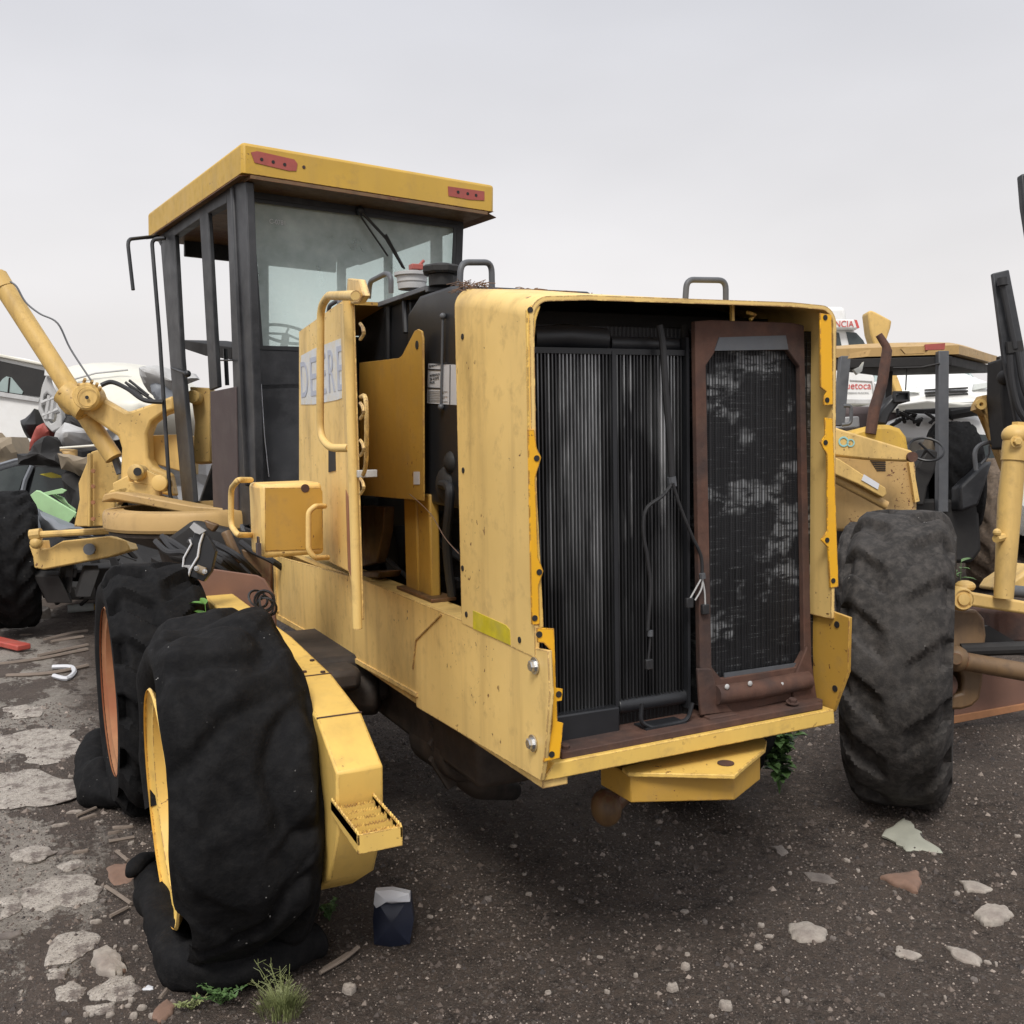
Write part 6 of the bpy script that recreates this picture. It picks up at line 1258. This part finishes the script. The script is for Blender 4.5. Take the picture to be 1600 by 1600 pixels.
mb = MB(); a, b = U(-20, 1002, 'z', GZ + .03), U(38, 1016, 'z', GZ + .03); d_ = (b - a); d_.z = 0; sd_ = d_.normalized().cross(Vector((0, 0, 1))) * .06; mb.slab([a - sd_, b - sd_, b + sd_, a + sd_], (0, 0, .05)); tag(rebase(mb.build('red_plastic_block', 'redobj', bev=.01)), 'red plastic bar sticking in from the left edge', 'bar')
stick('white_hose', 'white bent hose ring end on the ground left of the rusty rim', [(82, 1042), (110, 1042), (116, 1050), (104, 1060), (84, 1056)], .018, 'label', .02, cat='hose')
c = U(130, 950, 'z', GZ + .04); mb = MB(); mb.tube([c - Vector((.15, 0, 0)), c + Vector((.1, 0, 0))], .045, 12); pb = rebase(mb.build('plastic_bottle', 'lens', smooth=True)); tag(pb, 'clear plastic bottle with yellow cap lying behind the rusty rimmed wheel', 'bottle')
mb = MB(); mb.tube([c + Vector((.101, 0, 0)), c + Vector((.16, 0, 0))], .03, 12); cp = mb.build('cap', 'yellow_roof'); cp.data.transform(Matrix.Translation(-pb.location)); cp.parent = pb
shard('pale_rock', 'pale grey rock against the front wheel of the grader', 60, 965, .13, 'stone', .10, .6); 
# crumpled dark scrap in the shade
c = U(614, 1478, 'z', GZ); dd_ = (c - CAM).dot(fw)
BK = crump('crumpled_container', 'crumpled navy plastic container with white top edge standing below the serrated step', [(586, 1402), (612, 1406), (641, 1400), (646, 1440), (640, 1476), (612, 1482), (584, 1478), (582, 1440)], dd_, 'navy', .05, .012, 'container', 3)
wt = crump('white_top', None, [(586, 1392), (612, 1390), (640, 1396), (641, 1408), (612, 1411), (590, 1408), (588, 1418), (584, 1412)], dd_ - .012, 'label', .03, .008, None, 6)
wt.location = wt.location - BK.location; wt.parent = BK
# plants
def leafmesh(mb, base, d, ln, wd, up_=Vector((0, 0, 1)), fold=.15):
    d = d.normalized(); s1 = d.cross(up_).normalized(); nn = s1.cross(d); k = [(0, 0), (.25, .42), (.5, .5), (.78, .3), (1, 0)]
    o = len(mb.v); ctr = [base + d * ln * t - nn * fold * ln * t * t for t, w_ in k]
    for (t, w_), c in zip(k, ctr): mb.v += [c - s1 * wd * w_ + nn * wd * .18 * (w_ > 0), c, c + s1 * wd * w_ + nn * wd * .18 * (w_ > 0)]
    for i in range(4):
        for j in range(2): a = o + i * 3 + j; mb.f.append((a, a + 1, a + 4, a + 3))
def weed(name, label, base, h, n, ln, wd, mat='leaf', spread=.5, seedv=1, cat='plant', lean=(0, 0), k0=3):
    r = random.Random(seedv); root = empty(name, base, label, cat); st = MB(); lf = MB(); base = Vector(base)
    for s_i in range(n):
        a = r.uniform(0, 2 * PI); tip = base + Vector((math.cos(a) * spread * h * r.uniform(.2, 1) + lean[0] * h, math.sin(a) * spread * h * r.uniform(.2, 1) + lean[1] * h, h * r.uniform(.5, 1)))
        mid = base.lerp(tip, .5) + Vector((0, 0, h * .12)); path = spline([base, mid, tip], 5); st.tube(path, .0018, 5)
        for k in range(k0, len(path)):
            for sg in (-1, 1):
                if r.random() < .8:
                    dd = Vector((r.uniform(-1, 1), r.uniform(-1, 1), r.uniform(-.1, .6))); leafmesh(lf, path[k], dd, ln * r.uniform(.6, 1.1), wd * r.uniform(.7, 1.1))
    st.build('stem', mat, root); lf.build('leaves', mat, root, smooth=True, ang=1); return root
P_ = U(345, 1572, 'z', GZ); weed('leafy_weed', 'small leafy weed at the foot of the folded tyre, left of the grass tuft', (P_.x, P_.y, gz(P_.x, P_.y)), .075, 16, .018, .010, spread=1.1, seedv=2)
P_ = U(300, 1580, 'z', GZ); weed('leafy_weed', 'low pale weed between the tile shard and the leafy weed', (P_.x, P_.y, gz(P_.x, P_.y)), .05, 9, .014, .007, 'leaf_pale', 1.3, 5)
P_ = U(515, 1440, 'z', GZ); weed('leafy_weed', 'dark little weed growing against the rear tyre beside the container', (P_.x, P_.y, gz(P_.x, P_.y)), .08, 9, .022, .012, spread=.6, seedv=7)
P_ = U(132, 1238, 'z', GZ); weed('leafy_weed', 'tiny weed beside the torn foot of the rusty rimmed wheel', (P_.x, P_.y, gz(P_.x, P_.y)), .06, 6, .02, .01, spread=.7, seedv=8)
P_ = U(1225, 1235, 'z', GZ); P_ = Vector((1.5, 1.0, GZ)) if P_.x > 3 else P_; P_ = U(1218, 1240, 'z', GZ)
weed('broadleaf_plant', 'green broadleaf plant sprouting between the hitch and the big grey tyre', (P_.x, P_.y, GZ), .34, 11, .085, .065, spread=.30, seedv=12)
P_ = V(1500, 905, 6.5); weed('broadleaf_plant', 'small dark plant growing above the knuckle of the second grader', (P_.x, P_.y, GZ), .95, 6, .09, .05, spread=.10, seedv=14, k0=8)
P_ = V(332, 962, 4.6); weed('broadleaf_plant', 'bright green leafy sprig poking up between the two rear tyres', (P_.x, P_.y, GZ), 1.08, 5, .075, .05, 'leaf_bright', .07, 16, k0=9)
def grass(name, label, base, n, h, seedv, mat='leaf_pale'):
    r = random.Random(seedv); mb = MB(); base = Vector(base)
    for i in range(n):
        a = r.uniform(0, 2 * PI); rad_ = r.uniform(0, .07); b = base + Vector((math.cos(a) * rad_, math.sin(a) * rad_, 0)); hh = h * r.uniform(.35, 1) * (1 - rad_ * 5); le = r.uniform(.1, .7)
        d = Vector((math.cos(a) * le, math.sin(a) * le, 1)).normalized(); t1_ = b + d * hh * .6; t2_ = t1_ + (d + Vector((math.cos(a) * .5, math.sin(a) * .5, -.1))) * hh * .35
        s1 = Vector((-math.sin(a), math.cos(a), 0)) * .0014; o = len(mb.v); mb.v += [b - s1, b + s1, t1_ + s1 * .8, t1_ - s1 * .8, t2_]; mb.f += [(o, o + 1, o + 2, o + 3), (o + 3, o + 2, o + 4)]
    for i in range(16):                                                    # branching seed stalks
        a = r.uniform(0, 2 * PI); tip = base + Vector((math.cos(a) * .06 - .03, math.sin(a) * .06, h * r.uniform(.9, 1.7))); mb.tube([base, base.lerp(tip, .5) + Vector((.005, 0, .01)), tip], .0009, 4)
        for k in range(7):
            p = base.lerp(tip, .5 + .07 * k); q = p + Vector((r.uniform(-1, 1), r.uniform(-1, 1), r.uniform(.2, 1.0))) * .028; mb.tube([p, q], .0007, 4)
    return tag(rebase(mb.build(name, mat)), label, cat='plant')
P_ = U(440, 1582, 'z', GZ); grass('grass_tuft', 'dry green grass tuft with branching seed stalks in front of the slack rear tyre', (P_.x, P_.y, gz(P_.x, P_.y)), 420, .10, 4)
# gravel: one mass of tiny stones
r = random.Random(99); mb = MB()
for i in range(52000):
    d = 1.6 + 6.0 * r.random() ** 1.5; ang = math.radians(r.uniform(-30, 30)) - YAW * -1 * -1
    ang = -YAW + math.radians(r.uniform(-31, 31)); x = CAM.x + math.sin(ang) * d; y = CAM.y + math.cos(ang) * d; s_ = .0016 * r.uniform(1, 2.4) * (1 + .25 * (d - 1.6)) * (2.6 if r.random() < .06 else 1)
    z = gh(x, y); o = len(mb.v); a = r.uniform(0, 3); ca, sa = math.cos(a) * s_, math.sin(a) * s_; k = r.uniform(.6, 1.3)
    mb.v += [Vector((x + ca * k, y + sa, z)), Vector((x - sa, y + ca * k, z)), Vector((x - ca * k, y - sa, z)), Vector((x + sa, y - ca * k, z)), Vector((x + ca * .3, y + sa * .2, z + s_ * .9))]
    mb.f += [(o, o + 1, o + 4), (o + 1, o + 2, o + 4), (o + 2, o + 3, o + 4), (o + 3, o, o + 4)]
def gravel_mat():
    s = NT('gravel_stones'); ng = s.n('ShaderNodeNewGeometry'); rp = s.n('ShaderNodeValToRGB'); s.l(ng.outputs['Random Per Island'], rp.inputs[0])
    rp.color_ramp.elements[0].color = (.045, .038, .036, 1); rp.color_ramp.elements[1].color = (.33, .275, .235, 1); e = rp.color_ramp.elements.new(.75); e.color = (.12, .092, .076, 1); s.col(rp.outputs[0]); s.rough(.85); return s.m
M['gravel'] = gravel_mat(); gv_ = mb.build('gravel', 'gravel'); gv_['kind'] = 'stuff'

def split_loose(o):
    me = o.data; n = len(me.vertices); par = list(range(n))
    def find(a):
        while par[a] != a: par[a] = par[par[a]]; a = par[a]
        return a
    for e_ in me.edges: a, b = find(e_.vertices[0]), find(e_.vertices[1]); par[a] = b
    isl = {}
    for p in me.polygons: isl.setdefault(find(p.vertices[0]), []).append(p)
    if len(isl) < 2: return
    for k, polys in list(isl.items()):
        ids = sorted({v for p in polys for v in p.vertices}); mp_ = {v: i for i, v in enumerate(ids)}
        m2 = bpy.data.meshes.new(o.name.split('.')[0]); m2.from_pydata([tuple(me.vertices[v].co) for v in ids], [], [[mp_[v] for v in p.vertices] for p in polys]); m2.materials.append(me.materials[0])
        m2.polygons.foreach_set('use_smooth', [True] * len(m2.polygons)); m2.set_sharp_from_angle(angle=.6)
        c = o.copy(); c.data = m2; COL.objects.link(c)
    bpy.data.objects.remove(o)
for o in list(bpy.data.objects):
    if o.type == 'MESH' and not o.children and o.name.split('.')[0] in ('metal_strip', 'foot_plate', 'tank_rib', 'brake_gear', 'hydraulic_hose', 'brake_line', 'hydraulic_fitting', 'door_grille', 'latch_rod', 'engine_hose', 'rear_hose', 'boom_hose', 'outlet_fitting', 'coolant_hose', 'bent_bracket'): split_loose(o)
